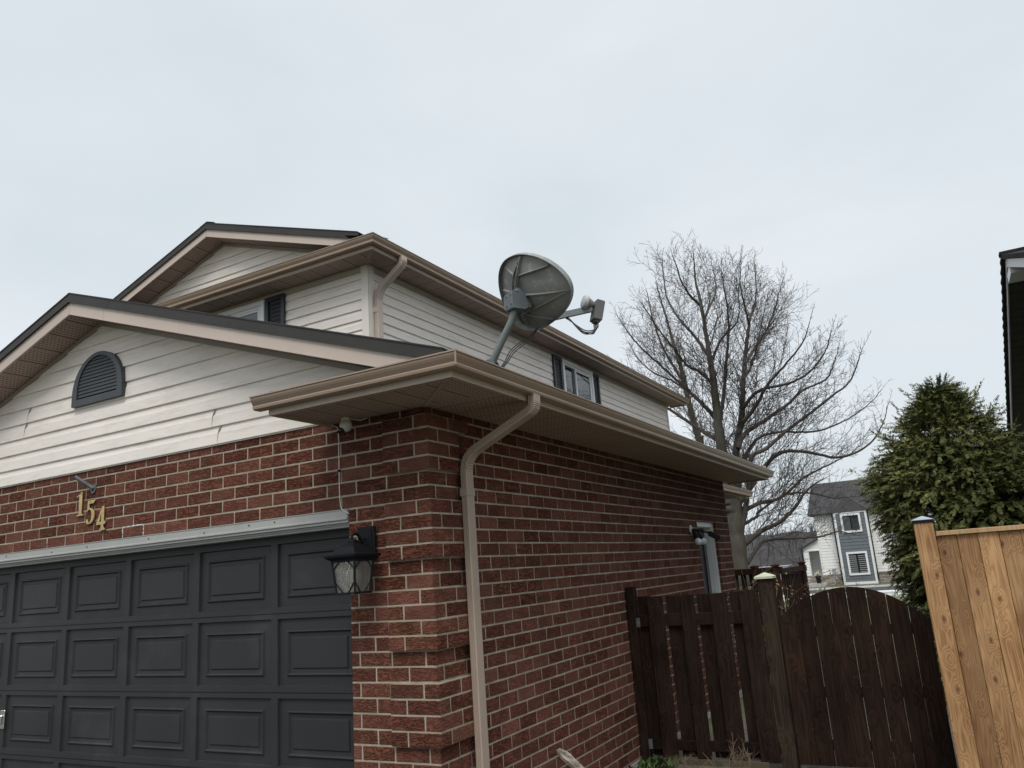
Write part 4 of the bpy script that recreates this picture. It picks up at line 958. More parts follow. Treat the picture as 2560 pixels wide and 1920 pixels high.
# ================================================================== fences and gate
FY0 = 3.3
fn = empty('wooden_fence', (.7, FY0, -.17)); tag(fn, 'dark brown stained shadowbox fence between the brick wall and the gate', 'fence'); FO = Vector((.7, FY0, -.17))
def fpart(mb, name, m, par=None, off=FO, root=None):
    o = mb.build(name, m, par or root or fn)
    if par is None: o.location = -off
    return o
T3 = lambda: (rnd.random(), rnd.random(), rnd.random())
def board(mb, x0, x1, y0, y1, z0, z1, tilt=0, c=.003):
    M = Matrix.Translation(((x0+x1)/2, 0, 0)) @ Matrix.Rotation(tilt, 4, 'Y') @ Matrix.Translation((-(x0+x1)/2, 0, 0)); mb.bbox(x0, x1, y0, y1, z0, z1, c, T3(), M)
for (x0, x1) in ((.222, .374), (.549, .681), (.838, .993), (1.112, 1.284)):
    b = MB(); board(b, x0, x1, FY0-.045, FY0-.024, -.11+rnd.uniform(-.01, .01), 1.326+rnd.uniform(-.004, .004)+(.01 if x0 > 1 else 0), rnd.uniform(-.003, .003)); fpart(b, 'board', M_dwood)
for (x0, x1) in ((.100, .215), (.388, .535), (.694, .828), (1.006, 1.105)):
    b = MB(); board(b, x0, x1+.02-(.02 if x0 > .3 else 0), FY0+.026, FY0+.045, -.11, 1.326+rnd.uniform(-.004, .004)); fpart(b, 'board', M_dwood)
for z0, z1 in ((1.045, 1.155), (-.05, .035)):
    b = MB(); b.bbox(.095, 1.289, FY0-.022, FY0+.024, z0, z1, .003, T3()); fpart(b, 'rail', M_dwood)
b = MB(); b.bbox(.11, 1.18, FY0-.05, FY0-.02, -.19, -.113, .003, T3()); fpart(b, 'kick_board', mat('mossy_kick_board', (.085, .07, .045), .9, var=.3, vscale=6, stretch=(.3, 1, 1)))
b = MB(); b.bbox(.010, .094, FY0-.045, FY0+.045, -.25, 1.424, .004, T3()); fpart(b, 'fence_post', M_dwood)
for z in (1.06, -.03):
    b = MB(); b.bbox(.0945, .098, FY0-.050, FY0-.012, z-.015, z+.07, .001); b.bbox(.098, .125, FY0-.028, FY0-.0245, z-.015, z+.07, .001); fpart(b, 'bracket', M_galv)
b = MB(); b.bbox(1.291, 1.421, FY0-.055, FY0+.055, -.25, 1.428, .005, T3()); po = fpart(b, 'fence_post', M_gwood); po['label'] = 'weathered grey-brown gate post with a cream cap'
b = MB(); xc = 1.356
def pyr(mb, xc, yc, h0, z0, z1, z2, h2=.004):
    r = lambda h, z: [(xc-h, yc-h, z), (xc+h, yc-h, z), (xc+h, yc+h, z), (xc-h, yc+h, z)]
    loft(mb, [r(h0, z0), r(h0, z1), r(h0*.92, z1+.004), r(h2, z2)])
pyr(b, xc, FY0, .082, 1.429, 1.448, 1.482); b.build('post_cap', mat('pale_green_cap', (.52, .54, .40), .6, var=.1, vscale=20), po)
# gate
gt_ = empty('wooden_gate', (2.03, FY0, -.17)); tag(gt_, 'brown wooden garden gate with an arched top between the dark post and the cedar fence', 'gate'); GO = Vector((2.03, FY0, -.17))
def gz_(x): 
    d_ = x-2.03; return 1.319-(.655 if d_ < 0 else .80)*d_*d_
edges = [1.432, 1.591, 1.729, 1.877, 2.023, 2.180, 2.329, 2.485, 2.632]
for k in range(8):
    x0, x1 = edges[k]+.0022, edges[k+1]-.0025
    if k == 0: x1 += .005
    pts = [(x0, -.12)]+[(x1, -.12)]+[(x1-(x1-x0)*i/6, gz_(x1-(x1-x0)*i/6)) for i in range(7)]
    b = MB(); sh = rnd.uniform(-.003, .003); b.prism([(p[0]+(sh if p[1] < 0 else 0), p[1]) for p in pts], FY0-.040, FY0-.020, 'Y', T3()); fpart(b, 'board', M_gate, None, GO, gt_)
for z0, z1 in ((.92, 1.0), (.42, .50), (.0, .08)):
    b = MB(); b.bbox(1.44, 2.62, FY0-.018, FY0+.018, z0, z1, .003, T3()); fpart(b, 'rail', M_gate, None, GO, gt_)
# new cedar fence
cf = empty('cedar_fence', (3.4, 2.62, -.15)); tag(cf, 'new honey coloured cedar board fence on the right with a black capped post', 'fence'); CO = Vector((3.4, 2.62, -.15))
b = MB(); b.bbox(2.667, 2.800, 2.545, 2.675, -.25, 1.790, .006, T3()); cp = fpart(b, 'fence_post', M_cedar, None, CO, cf)
b = MB(); r = lambda h, z: [(2.7335-h, 2.61-h, z), (2.7335+h, 2.61-h, z), (2.7335+h, 2.61+h, z), (2.7335-h, 2.61+h, z)]
loft(b, [r(.072, 1.785), r(.072, 1.806), r(.066, 1.808)]); pc = b.build('post_cap', M_black, cp)
b = MB(); loft(b, [r(.076, 1.8065), r(.076, 1.810), r(.004, 1.838)]); b.build('cap_top', mat('grey_cap_top', (.33, .36, .42), .35), pc)
x = 2.803
while x < 4.7:
    wd = .1365; b = MB(); b.bbox(x, x+wd-.003, 2.620+rnd.uniform(0, .003), 2.640, -.12, 1.679, .003, T3()); fpart(b, 'board', M_cedar, None, CO, cf); x += wd
b = MB(); b.bbox(2.806, 4.75, 2.590, 2.655, 1.682, 1.716, .003, (.6, .2, .4)); fpart(b, 'top_rail', wood_mat('cedar_top_rail', (.36, .22, .11), (.52, .34, .19), .55, knots=False, grain=.8), None, CO, cf)
b = MB(); b.bbox(2.804, 4.75, 2.642, 2.68, .1, .19, .003, T3()); fpart(b, 'rail', M_cedar, None, CO, cf)
b = MB(); b.bbox(4.66, 4.79, 2.545, 2.675, -.25, 1.79, .006, T3()); fpart(b, 'fence_post', M_cedar, None, CO, cf)
# brown slatted fence at the back of the garden
bf = empty('slatted_fence', (0, 9.5, -.2)); tag(bf, 'reddish brown slatted garden fence with square post caps behind the gate post', 'fence'); BO = Vector((0, 9.5, -.2))
M_rb = wood_mat('red_brown_slats', (.018, .008, .006), (.046, .022, .016), .8, spec=.1, knots=False, grain=.5)
x = -.75
while x < .26:
    b = MB(); b.bbox(x, x+.085, 9.50, 9.52, -.2, 1.40, .003, T3()); fpart(b, 'slat', M_rb, None, BO, bf); x += .135
k = 0
y = 9.55
while y < 11.6:
    xx = .30+(y-9.5)*.02; b = MB(); b.bbox(xx, xx+.02, y, y+.10, -.25, 1.36, .003, T3()); fpart(b, 'slat', M_rb, None, BO, bf); y += .17
b = MB(); b.bbox(-.8, .34, 9.46, 9.56, 1.34, 1.44, .004, T3()); fpart(b, 'beam', M_rb, None, BO, bf)
b = MB(); b.sweep([(.32, 9.5, 1.32), (.36, 11.6, 1.32)], [(-.03, 0), (.03, 0), (.03, .09), (-.03, .09)], tone=T3()); fpart(b, 'beam', M_rb, None, BO, bf)
for (xx, yy) in ((-.10, 9.5), (.24, 9.48), (.36, 11.3)):
    b = MB(); b.bbox(xx-.05, xx+.05, yy-.05, yy+.05, -.25, 1.45, .004, T3()); q = fpart(b, 'fence_post', M_rb, None, BO, bf)
    b = MB(); pyr(b, xx, yy, .065, 1.451, 1.47, 1.49); b.build('post_cap', M_rb, q)
# split log stake by the wall
b = MB(); P_ = spline([(.285, 1.0, .425), (.36, 1.0, .375), (.47, .99, .29), (.62, .98, .17), (.85, .96, -.02), (1.0, .95, -.16)], 3)
b.tube(P_, [.022+.010*min(1, i/2)+rnd.uniform(-.003, .003) for i in range(len(P_))], 7)
for q in (0, 1, 2): b.tube([P_[0]+Vector((rnd.uniform(-.012, .012), rnd.uniform(-.012, .012), rnd.uniform(0, .015))), P_[3]], [.006, .012], 5)
wl = b.build('wooden_stake', mat('weathered_bare_wood', (.36, .32, .27), .9, var=.35, vscale=20, bump=1, bscale=60, stretch=(.6, 1, 1), dark=(.12, .10, .08), dscale=14, dmin=.5, dmax=.65)); tag(wl, 'weathered grey broken wooden stake leaning beside the brick side wall', 'stake')
# ================================================================== neighbour's house at the right edge
nb = empty('neighbour_house', (8, 8.2, -.2)); tag(nb, "neighbour's house corner at the right edge with a black soffit and silver rake board", 'house'); NO = Vector((8, 8.2, -.2))
def npart(mb, name, m): 
    o = mb.build(name, m, nb); o.location = -NO; return o
NX, NR, NZ, NS = 4.20, 8.26, 5.33, .322
nz_ = lambda y: NZ-NS*abs(y-NR)
b = MB(); b.prism([(2.6, -.3), (13.7, -.3), (13.7, 3.36), (NR, 5.12), (2.6, 3.3)], 4.80, 12, 'X'); npart(b, 'wall', mat('grey_siding', (.16, .16, .17), .6, var=.05))
b = MB()
for y0, y1 in ((2.0, NR), (NR, 14.35)): b.add([(NX+.02, y0, nz_(y0)), (NX+.02, y1, nz_(y1)), (4.9, y1, nz_(y1)), (4.9, y0, nz_(y0))], [(0, 1, 2, 3)])
npart(b, 'soffit', soffit_mat('black_soffit', (.065, .062, .063), 'Y', .22, dots=False))
b = MB()
for y0, y1 in ((2.0, NR), (NR, 14.4)): b.prism([(y0, nz_(y0)-.025), (y1, nz_(y1)-.025), (y1, nz_(y1)+.10), (y0, nz_(y0)+.10)], NX, NX+.018, 'X')
npart(b, 'rake_board', mat('silver_fascia', (.42, .43, .46), .35))
b = MB()
for y0, y1 in ((1.9, NR), (NR, 14.45)): b.prism([(y0, nz_(y0)+.10), (y1, nz_(y1)+.10), (y1, nz_(y1)+.17), (y0, nz_(y0)+.17)], NX-.045, 12.4, 'X')
for k in range(26): 
    y = NR+k*.24; b.bbox(NX-.055+rnd.uniform(0, .006), NX-.02, y, y+.22, nz_(y+.1)+.11, nz_(y+.1)+.155, .004)
b.box(NX-.06, 12.4, NR-.08, NR+.08, nz_(NR)+.15, nz_(NR)+.19)
npart(b, 'roof', M_shing)
b = MB(); b.box(NX, 12.2, 14.35, 14.37, 3.27, 3.45); gutter(b, [(12.2, 14.37), (NX-.02, 14.37)], zb=3.36); npart(b, 'gutter', mat('white_gutter', (.62, .64, .68), .35))
b = MB(); b.box(NX, 4.9, 8.0, 8.5, 5.13, 5.24); npart(b, 'peak_cover', M_white)
# ================================================================== far white townhouse
fh = empty('townhouse', (-2, 50, -.45)); tag(fh, 'far white and grey clad townhouse with a dark shingle roof beyond the gate', 'house'); HO = Vector((-2, 50, -.45))
M_wclap = mat('white_clapboard', (.80, .80, .78), .55, var=.04); 
def clap(mb, x0, x1, z0, z1, y, e=.18):
    z = z0
    while z < z1-.001:
        zt = min(z+e, z1); mb.quad((x0, y-.03, z), (x1, y-.03, z), (x1, y-.004, zt), (x0, y-.004, zt)); mb.quad((x0, y-.004, z), (x1, y-.004, z), (x1, y-.03, z), (x0, y-.03, z)); z += e
def hpart(mb, name, m, par=None): 
    o = mb.build(name, m, par or fh)
    if par is None: o.location = -HO
    return o
b = MB(); clap(b, -4.88, 7.5, .22, 4.02, 50.0); b.box(-4.88, 7.5, 50.001, 57, -.45, 4.0); b.prism([(-4.88, 4.0), (7.5, 4.0), (7.5, 4.3), (-4.88, 4.3)], 50.3, 57, 'Y'); hpart(b, 'wall', M_wclap)
b = MB(); clap(b, -4.86, -4.88+.001, 0, 0, 50)
clap(b, -5.86, -5.60, .22, 1.72, 49.95); clap(b, -5.86, -4.88, 1.72, 1.90, 49.95); b.prism([(-5.86, 1.90), (-4.88, 1.90), (-4.88, 2.42)], 49.93, 49.97, 'Y')
b.box(-5.62, -4.88, 51.2, 51.3, -.2, 1.75); b.box(-5.88, -5.62, 49.96, 51.3, -.2, 1.9); b.box(-5.88, -4.88, 49.96, 51.3, 1.74, 1.85); hpart(b, 'porch', M_wclap)
b = MB(); b.bbox(-5.60, -5.54, 49.9, 49.95, .2, 1.74, .004); b.bbox(-4.90, -4.84, 49.88, 49.95, .2, 1.74, .004); b.bbox(-5.60, -4.84, 49.9, 49.94, 1.72, 1.78, .004); hpart(b, 'porch_trim', M_white)
b = MB(); 
for i in range(7):
    for k in range(34):
        x = -5.86+k*.42+(.2 if i % 2 else 0); z = -.45+i*.095
        if x < 7 : b.bbox(x+.01, min(x+.41, 7.5), 49.90, 49.99, z+.008, z+.09, .01, rnd.random())
hpart(b, 'stone_base', mat('stone_veneer', (.30, .26, .23), .9, var=.2, vscale=1.5, tone=.4))
b = MB(); b.prism([(49.6, 4.0), (53.3, 6.18), (57.2, 4.0), (57.2, 3.9), (49.6, 3.9)], -5.22, 7.8, 'X'); 
b.prism([(-5.22, 3.93), (-5.22, 4.1), (-4.35, 6.2), (-4.35, 3.93)], 53, 53.3, 'Y')
hr = hpart(b, 'roof', mat('dark_grey_shingle', (.06, .057, .06), .95, spec=.1, var=.2, vscale=3))
b = MB(); b.prism([(-3.85, 3.95), (-2.7, 4.95), (-1.5, 3.95)], 49.3, 52.5, 'Y'); hpart(b, 'dormer_roof', mat('dark_grey_shingle', (.075, .072, .075), .95, var=.2, vscale=3))
b = MB(); b.prism([(-6.05, 1.80), (-4.86, 2.42), (-4.86, 2.52), (-6.05, 1.90)], 49.7, 51.6, 'Y'); hpart(b, 'porch_roof', mat('black_fascia', (.03, .03, .032), .5))
b = MB(); clap(b, -3.55, -1.82, -.30, 3.9, 49.4, .2); b.box(-3.55, -1.82, 49.401, 50, -.35, 3.92); bay = hpart(b, 'bay', mat('slate_grey_siding', (.115, .13, .15), .6, var=.05))
b = MB()
for (x0, x1, z0, z1) in ((-3.66, -3.53, -.45, 3.95), (-1.85, -1.72, -.45, 3.95), (-3.53, -1.85, -.45, -.30), (-3.53, -1.85, 3.86, 3.95)): b.bbox(x0, x1, 49.34, 49.42, z0, z1, .005)
b.build('bay_trim', M_white, bay)
for (x0, x1, z0, z1) in ((-3.27, -2.07, .10, 1.50), (-3.27, -2.11, 2.67, 3.83)):
    b = MB(); t = .12
    for q in ((x0, x1, z1-t, z1), (x0, x1, z0, z0+t), (x0, x0+t, z0+t, z1-t), (x1-t, x1, z0+t, z1-t)): b.bbox(q[0], q[1], 49.31, 49.38, q[2], q[3], .005)
    wn = hpart(b, 'window', M_white)
    b = MB(); b.box(x0+t, x1-t, 49.345, 49.36, z0+t, z1-t); b.build('pane', M_glass, wn)
    b = MB(); xm = (x0+x1)/2; b.box(xm-.04, xm+.04, 49.325, 49.345, z0+t, z1-t); b.box(x0+t, x1-t, 49.325, 49.344, z1-t-.05, z1-t); b.build('mullion', M_black, wn)
    b = MB(); z = z0+t+.04
    while z < z1-t-.05 and z0 < 1:
        b.quad((x0+t, 49.342, z), (xm-.05, 49.342, z), (xm-.05, 49.334, z+.05), (x0+t, 49.334, z+.05)); b.quad((xm+.05, 49.342, z), (x1-t, 49.342, z), (x1-t, 49.334, z+.05), (xm+.05, 49.334, z+.05)); z += .12
    if z0 < 1: b.build('blind', mat('grey_blind', (.28, .29, .29), .6), wn)
for (dx, dy, dz) in ((-3.72, 49.3, 3.95), (-1.66, 49.3, 3.95), (-5.92, 49.8, 1.8)):
    b = MB(); b.tube([(dx, dy, dz), (dx, dy, -.25)], .04, 6); hpart(b, 'downspout', M_black)
b = MB(); b.bbox(-4.30, -4.12, 49.86, 49.95, .20, .55, .01); b.bbox(-4.24, -4.18, 49.86, 49.92, -.4, .2, .01); b.bbox(-4.22, -4.05, 49.86, 49.95, -.15, .05, .01); hpart(b, 'utility_meter', mat('meter_grey', (.32, .34, .35), .5))
b = MB(); b.box(-5.9, -4.6, 48.6, 49.9, -.45, -.25); hpart(b, 'porch_step', M_conc)
pl = empty('planter', (-5.05, 49.0, -.25)); tag(pl, 'tall black planter with white and gold stems on the far house step', 'planter')
b = MB(); b.prism([(-.10, 0), (.10, 0), (.17, .45), (-.17, .45)], -.12, .12, 'Y'); sub(b, 'pot', M_black, pl)
b = MB()
for k in range(40):
    a = rnd.uniform(0, 2*PI); l = rnd.uniform(.15, .4); b.tube([(0, 0, .45), (math.cos(a)*.1, math.sin(a)*.1, .45+l*.6), (math.cos(a)*.22, math.sin(a)*.2, .45+l*rnd.uniform(.2, 1))], .012, 4)
sub(b, 'foliage', mat('pale_dried_flowers', (.6, .56, .45), .8, var=.3, vscale=30), pl)
# parked car left of the far house
car = empty('parked_car', (-6.9, 45.5, -.44), math.radians(90)); tag(car, 'dark parked car seen between the slatted fence and the far house', 'car')
b = MB(); M_carp = mat('dark_blue_car_paint', (.02, .03, .045), .25, spec=.8)
side = [(-2.15, .30), (-2.2, .62), (-2.05, .85), (-1.2, .95), (-.65, 1.42), (.85, 1.46), (1.65, 1.02), (2.1, .92), (2.2, .6), (2.15, .30)]
b.prism(side, -.88, .88, 'Y'); sub(b, 'body', M_carp, car)
for sgn in (-1, 1):
    b = MB(); b.prism([(-1.0, .98), (-.6, 1.36), (.78, 1.39), (1.35, 1.02)], sgn*.882, sgn*.886, 'Y'); sub(b, 'side_window', M_glass, car)
for x in (-1.35, 1.35):
    for sgn in (-1, 1):
        b = MB(); b.lathe([(.33, -.1), (.33, .1), (.2, .11), (.2, .10)], Matrix.Translation((x, sgn*.82, .33)) @ Matrix.Rotation(PI/2, 4, 'X'), 20); sub(b, 'wheel', mat('tyre', (.02, .02, .02), .8), car)
b = MB(); b.bbox(-2.21, -2.16, -.8, -.5, .62, .75, .01); b.bbox(-2.21, -2.16, .5, .8, .62, .75, .01); sub(b, 'tail_light', mat('red_lens', (.3, .01, .01), .3), car)
# ================================================================== bare trees
LIMBS = {'trunk':([[-1.81,15.18,0.68],[-1.78,15.19,1.12],[-1.74,15.2,1.91],[-1.69,15.21,2.59],[-1.65,15.22,3.05]],0.26,0.24),'A':([[-1.68,15.22,3.15],[-1.74,15.14,4.2],[-1.73,15.08,4.91],[-1.69,15.03,5.82],[-1.69,14.97,6.37],[-1.69,14.9,7.0],[-1.7,14.84,7.87],[-1.74,14.77,8.56],[-1.69,14.72,9.28]],0.16,0.012),'B':([[-1.69,15.21,2.36],[-1.63,15.35,3.06],[-1.49,15.51,4.2],[-1.26,15.68,5.11],[-1.13,15.83,6.05],[-0.94,15.99,7.01],[-0.81,16.14,7.65],[-0.61,16.29,8.21],[-0.52,16.43,9.25]],0.13,0.012),'C':([[-1.75,15.2,4.86],[-1.51,14.98,5.41],[-1.3,14.76,6.07],[-1.1,14.53,6.71],[-0.95,14.29,7.36],[-0.9,14.02,7.9],[-0.85,13.76,8.29]],0.06,0.01),'L2':([[-1.8,15.19,5.05],[-2.04,14.91,5.45],[-2.28,14.62,5.78],[-2.57,14.31,6.18],[-3.05,13.94,6.8],[-3.3,13.63,7.27],[-3.42,13.36,7.64]],0.06,0.008),'L3':([[-1.83,15.18,4.5],[-2.4,15.3,4.97],[-3.01,15.39,5.5],[-3.58,15.47,5.96],[-4.08,15.57,6.62],[-4.46,15.71,7.09]],0.06,0.008),'L5':([[-1.79,15.19,6.7],[-2.13,15.43,7.33],[-2.49,15.67,7.87],[-2.84,15.9,8.59],[-2.97,16.2,9.38],[-3.04,16.51,10.07]],0.05,0.008),'L6':([[-1.79,15.19,5.98],[-1.94,14.77,6.19],[-2.12,14.33,6.32],[-2.24,13.91,6.63],[-2.36,13.49,6.92],[-2.46,13.06,7.24],[-2.56,12.64,7.61]],0.05,0.008),'A2':([[-1.77,15.2,7.58],[-1.71,15.58,7.99],[-1.55,15.98,8.55],[-1.6,16.34,9.17],[-1.71,16.68,9.65]],0.04,0.008),'A3':([[-1.79,15.19,7.98],[-1.94,14.78,8.22],[-2.01,14.39,8.51],[-2.0,14.02,8.86],[-1.95,13.66,8.95]],0.04,0.007),'B2':([[-0.95,15.37,6.31],[-0.77,15.8,6.74],[-0.45,16.25,7.32],[-0.27,16.66,7.87],[-0.11,17.08,8.52],[0.01,17.48,9.03]],0.05,0.008),'B3':([[-0.71,15.42,7.33],[-0.68,15.05,7.69],[-0.64,14.67,8.14],[-0.49,14.32,8.63]],0.035,0.007),'R1':([[-1.39,15.28,4.24],[-1.21,15.46,4.59],[-0.69,15.7,4.91],[-0.23,15.92,5.2],[0.21,16.12,5.56],[0.76,16.33,5.79],[1.01,16.49,6.23],[1.16,16.64,6.61]],0.07,0.008),'R2':([[-1.6,15.23,2.17],[-1.37,15.19,2.79],[-1.2,15.13,3.35],[-1.03,15.06,3.95],[-0.66,15.04,4.11],[-0.11,15.04,4.48],[0.43,15.02,4.78],[0.96,14.98,5.1],[1.39,14.93,5.35],[1.69,14.85,5.83],[1.81,14.76,6.06]],0.08,0.008),'R3':([[-1.62,15.23,2.68],[-1.5,15.53,3.41],[-1.38,15.82,3.99],[-1.09,16.14,4.5],[-0.63,16.49,4.67],[0.29,16.89,4.62],[0.98,17.23,4.85],[1.52,17.53,5.19],[1.91,17.81,5.59]],0.06,0.008),'R4':([[-1.19,15.32,4.86],[-0.76,15.09,5.19],[-0.41,14.82,5.55],[0.12,14.59,5.94],[0.61,14.33,6.31],[0.88,14.04,6.71]],0.06,0.008),'R5':([[-1.58,15.24,2.81],[-0.61,15.52,3.94],[0.04,15.71,4.01],[0.8,15.88,3.78],[1.46,16.02,3.99],[1.84,16.13,4.43],[2.03,16.22,4.9]],0.06,0.008),'R6':([[-1.64,15.22,1.85],[-1.12,15.29,2.2],[-0.66,15.32,2.38],[-0.27,15.34,2.69],[-0.0,15.32,3.0],[0.21,15.3,3.15],[0.47,15.28,3.27]],0.07,0.012),'R7':([[-1.53,15.25,2.67],[-1.09,15.58,2.89],[-0.65,15.89,2.98],[-0.13,16.2,3.4],[0.36,16.49,3.65],[0.98,16.79,3.92]],0.06,0.012),'R8':([[-1.54,15.25,1.47],[-1.19,15.38,1.91],[-0.91,15.49,2.0],[-0.26,15.66,1.98],[0.2,15.78,1.99],[0.53,15.88,2.06],[0.87,15.97,1.96]],0.05,0.01),'R9':([[-1.15,15.34,5.22],[-0.62,14.95,5.5],[0.12,14.59,5.49],[0.68,14.18,5.58],[1.14,13.75,5.91],[1.36,13.29,6.21]],0.05,0.008),'R10':([[-1.62,15.23,2.35],[-1.25,15.59,2.56],[-1.19,15.87,2.72],[-0.57,16.26,3.07],[-0.0,16.62,3.05],[0.43,16.94,2.91],[1.01,17.27,2.92]],0.045,0.01),'T':([[-1.03,15.36,5.95],[-0.9,16.0,6.42],[-0.79,16.63,7.12],[-0.63,17.26,8.06],[-0.53,17.89,8.85]],0.035,0.007),'T2':([[-1.75,15.2,6.42],[-1.45,14.87,6.75],[-1.17,14.54,6.92],[-0.75,14.24,7.12],[-0.57,13.88,7.53],[-0.53,13.5,7.87]],0.04,0.007)}
LIMBS2 = {'S':([[-3.01,17.97,4.65],[-3.02,17.97,4.95],[-3.11,17.95,5.51],[-3.19,17.92,6.16],[-3.23,17.91,6.82],[-3.32,17.89,7.49],[-3.42,17.86,8.08],[-3.53,17.83,8.87],[-3.63,17.8,9.48],[-3.67,17.79,9.91]],0.1,0.01),'S2':([[-3.23,17.91,6.68],[-3.5,17.84,7.29],[-3.72,17.77,7.9],[-3.88,17.72,8.69],[-3.94,17.7,9.34],[-3.98,17.69,9.72]],0.05,0.008),'S3':([[-3.2,17.92,6.46],[-3.56,17.82,6.81],[-4.01,17.68,7.09],[-4.41,17.55,7.54],[-4.64,17.47,8.11]],0.04,0.008)}

def branch(mb, pts, r0, r1, seg):
    n = len(pts); mb.tube(pts, [r0*(1-i/(n-1))+r1*i/(n-1) for i in range(n)], seg, cap=False)
def twigs(mb, p, d, L, r, lev, R, cen):
    """recursive side shoots: curved up and outwards"""
    n = 6 if lev else 4; pts = [p]; q = p.copy(); dd = d.copy(); cp = []
    for i in range(n):
        dd = (dd+Vector((R.gauss(0, .065), R.gauss(0, .065), R.gauss(.035, .05)))).normalized(); q = q+dd*L/n; pts.append(q.copy()); cp.append((q.copy(), dd.copy()))
    branch(mb, pts, r, max(.0028, r*.45), 3)
    if lev > 0 and L > .12:
        m = int(min(11, max(2, L/(.125 if lev > 1 else .115)))); 
        for j in range(m):
            t = (j+R.random())/m*n; k = min(n-1, int(t)); c0 = pts[k]+(pts[k+1]-pts[k])*(t-k); cd = cp[k][1]
            side = cd.cross(Vector((R.gauss(0, 1), R.gauss(0, 1), R.gauss(0, 1)))).normalized()
            nd = (cd*.72+side*.70).normalized(); twigs(mb, c0, nd, L*R.uniform(.34, .62)*(1-.5*t/n), max(.0036, r*.58), lev-1, R, cen)
def make_tree(name, limbs, label, seed, loc, dens=1.0, trunk_key=None, roots=None):
    R = random.Random(seed); t = empty(name, loc); O = Vector(loc); tag(t, label, 'tree', 'bare deciduous trees behind the house')
    tk = MB(); cr_ = MB()
    for k, (P, r0, r1) in limbs.items():
        sp_ = spline([Vector(p) for p in P], 8); sp_ = [p+Vector((R.gauss(0, .006), R.gauss(0, .006), R.gauss(0, .004))) for p in sp_]
        n = len(sp_); rr = [r0+(r1-r0)*(i/(n-1))**.8 for i in range(n)]
        big = k in ('trunk', 'A', 'B', 'S')
        if k == trunk_key: sp_[0] = Vector(P[0])
        mb = tk if big else cr_
        mb.smooth = True; mb.tube([p-O for p in sp_], rr, 12 if big else 7); mb.smooth = False
        if k == 'trunk': continue
        ln_ = sum((sp_[i+1]-sp_[i]).length for i in range(n-1)); s = 0; step = .165/dens; nxt = ln_*.13; side = 0
        for i in range(n-1):
            seg_ = (sp_[i+1]-sp_[i]).length; s += seg_
            while nxt < s:
                f = nxt/ln_; nxt += step*R.uniform(.6, 1.4); cd = (sp_[i+1]-sp_[i]).normalized(); side += 1
                # spread round the limb, favouring the outside of the crown
                a = R.uniform(0, 2*PI); perp = cd.orthogonal().normalized(); q2 = cd.cross(perp); sdv_ = (perp*math.cos(a)+q2*math.sin(a)).normalized()
                if sdv_.z < -.3 and R.random() < .7: sdv_.z *= -1
                nd = (cd*.74+sdv_*.64+Vector((0, 0, .12))).normalized()
                L = (1.8*(1-f)**.75+.34)*R.uniform(.5, 1.05)*(1.0 if not big else 1.05)
                twigs(cr_, sp_[i]-O, nd, L, max(.0042, rr[i]*.24 if rr[i] < .06 else .013), 2, R, None)
        cd = (sp_[-1]-sp_[-2]).normalized(); twigs(cr_, sp_[-1]-O, cd, .42, max(r1*.6, .004), 1, R, None)
    sub(tk, 'trunk', M_bark, t); sub(cr_, 'crown', M_twig, t)
    return t
L2 = {k: ([list(p) for p in v[0]], v[1], v[2]) for k, v in LIMBS.items()}
L2['trunk'][0].insert(0, [-1.70, 15.2, -.4]); L2['trunk'] = (L2['trunk'][0], .34, .20)
make_tree('bare_tree', L2, 'large leafless tree with a broad twiggy crown behind the house', 5, (-1.7, 15.2, -.4))
L3 = {k: ([list(p) for p in v[0]], v[1], v[2]) for k, v in LIMBS2.items()}
L3['S'][0].insert(0, [-3.0, 17.97, -.4]); L3['S'] = (L3['S'][0], .14, .012)
make_tree('bare_tree', L3, 'thinner leafless tree rising behind the upper roof corner, left of the big one', 9, (-3.0, 17.97, -.4), dens=.8)
# ================================================================== evergreen (arborvitae) behind the cedar fence
ev = empty('evergreen_tree', (3.0, 6.9, -.17)); tag(ev, 'bushy dark green cedar tree rising behind the new cedar fence', 'tree')
M_leaf = mat('cedar_foliage', (.034, .055, .014), .75, tone=.0, spec=.2)
nt = M_leaf.node_tree; p = nt.nodes['Principled BSDF']; a = N(nt, 'ShaderNodeVertexColor', layer_name='tone'); sp = N(nt, 'ShaderNodeSeparateColor'); nt.links.new(a.outputs[0], sp.inputs[0])
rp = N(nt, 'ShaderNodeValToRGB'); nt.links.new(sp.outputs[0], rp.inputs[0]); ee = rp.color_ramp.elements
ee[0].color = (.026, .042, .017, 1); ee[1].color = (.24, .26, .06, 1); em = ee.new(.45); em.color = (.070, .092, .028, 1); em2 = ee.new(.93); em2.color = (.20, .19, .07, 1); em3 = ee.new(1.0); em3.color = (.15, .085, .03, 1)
nt.links.new(rp.outputs[0], p.inputs['Base Color']); p.inputs['Subsurface Weight'].default_value = 0
R = random.Random(21)
prof = [(-.2, 1.0), (.8, 1.1), (1.4, 1.18), (2.0, 1.22), (2.4, 1.20), (2.65, 1.04), (2.9, .84), (3.1, .68), (3.3, .50), (3.5, .30), (3.68, .12)]
cprof = [(-.2, .50), (1.3, .46), (2.0, .40), (2.4, .24), (2.65, .08), (2.9, .02), (3.3, .02), (3.68, .04)]
def erad(z): return float(np.interp(z, [q[0] for q in prof], [q[1] for q in prof]))
def ecx(z): return float(np.interp(z, [q[0] for q in cprof], [q[1] for q in cprof]))
lf = MB(); br = MB()
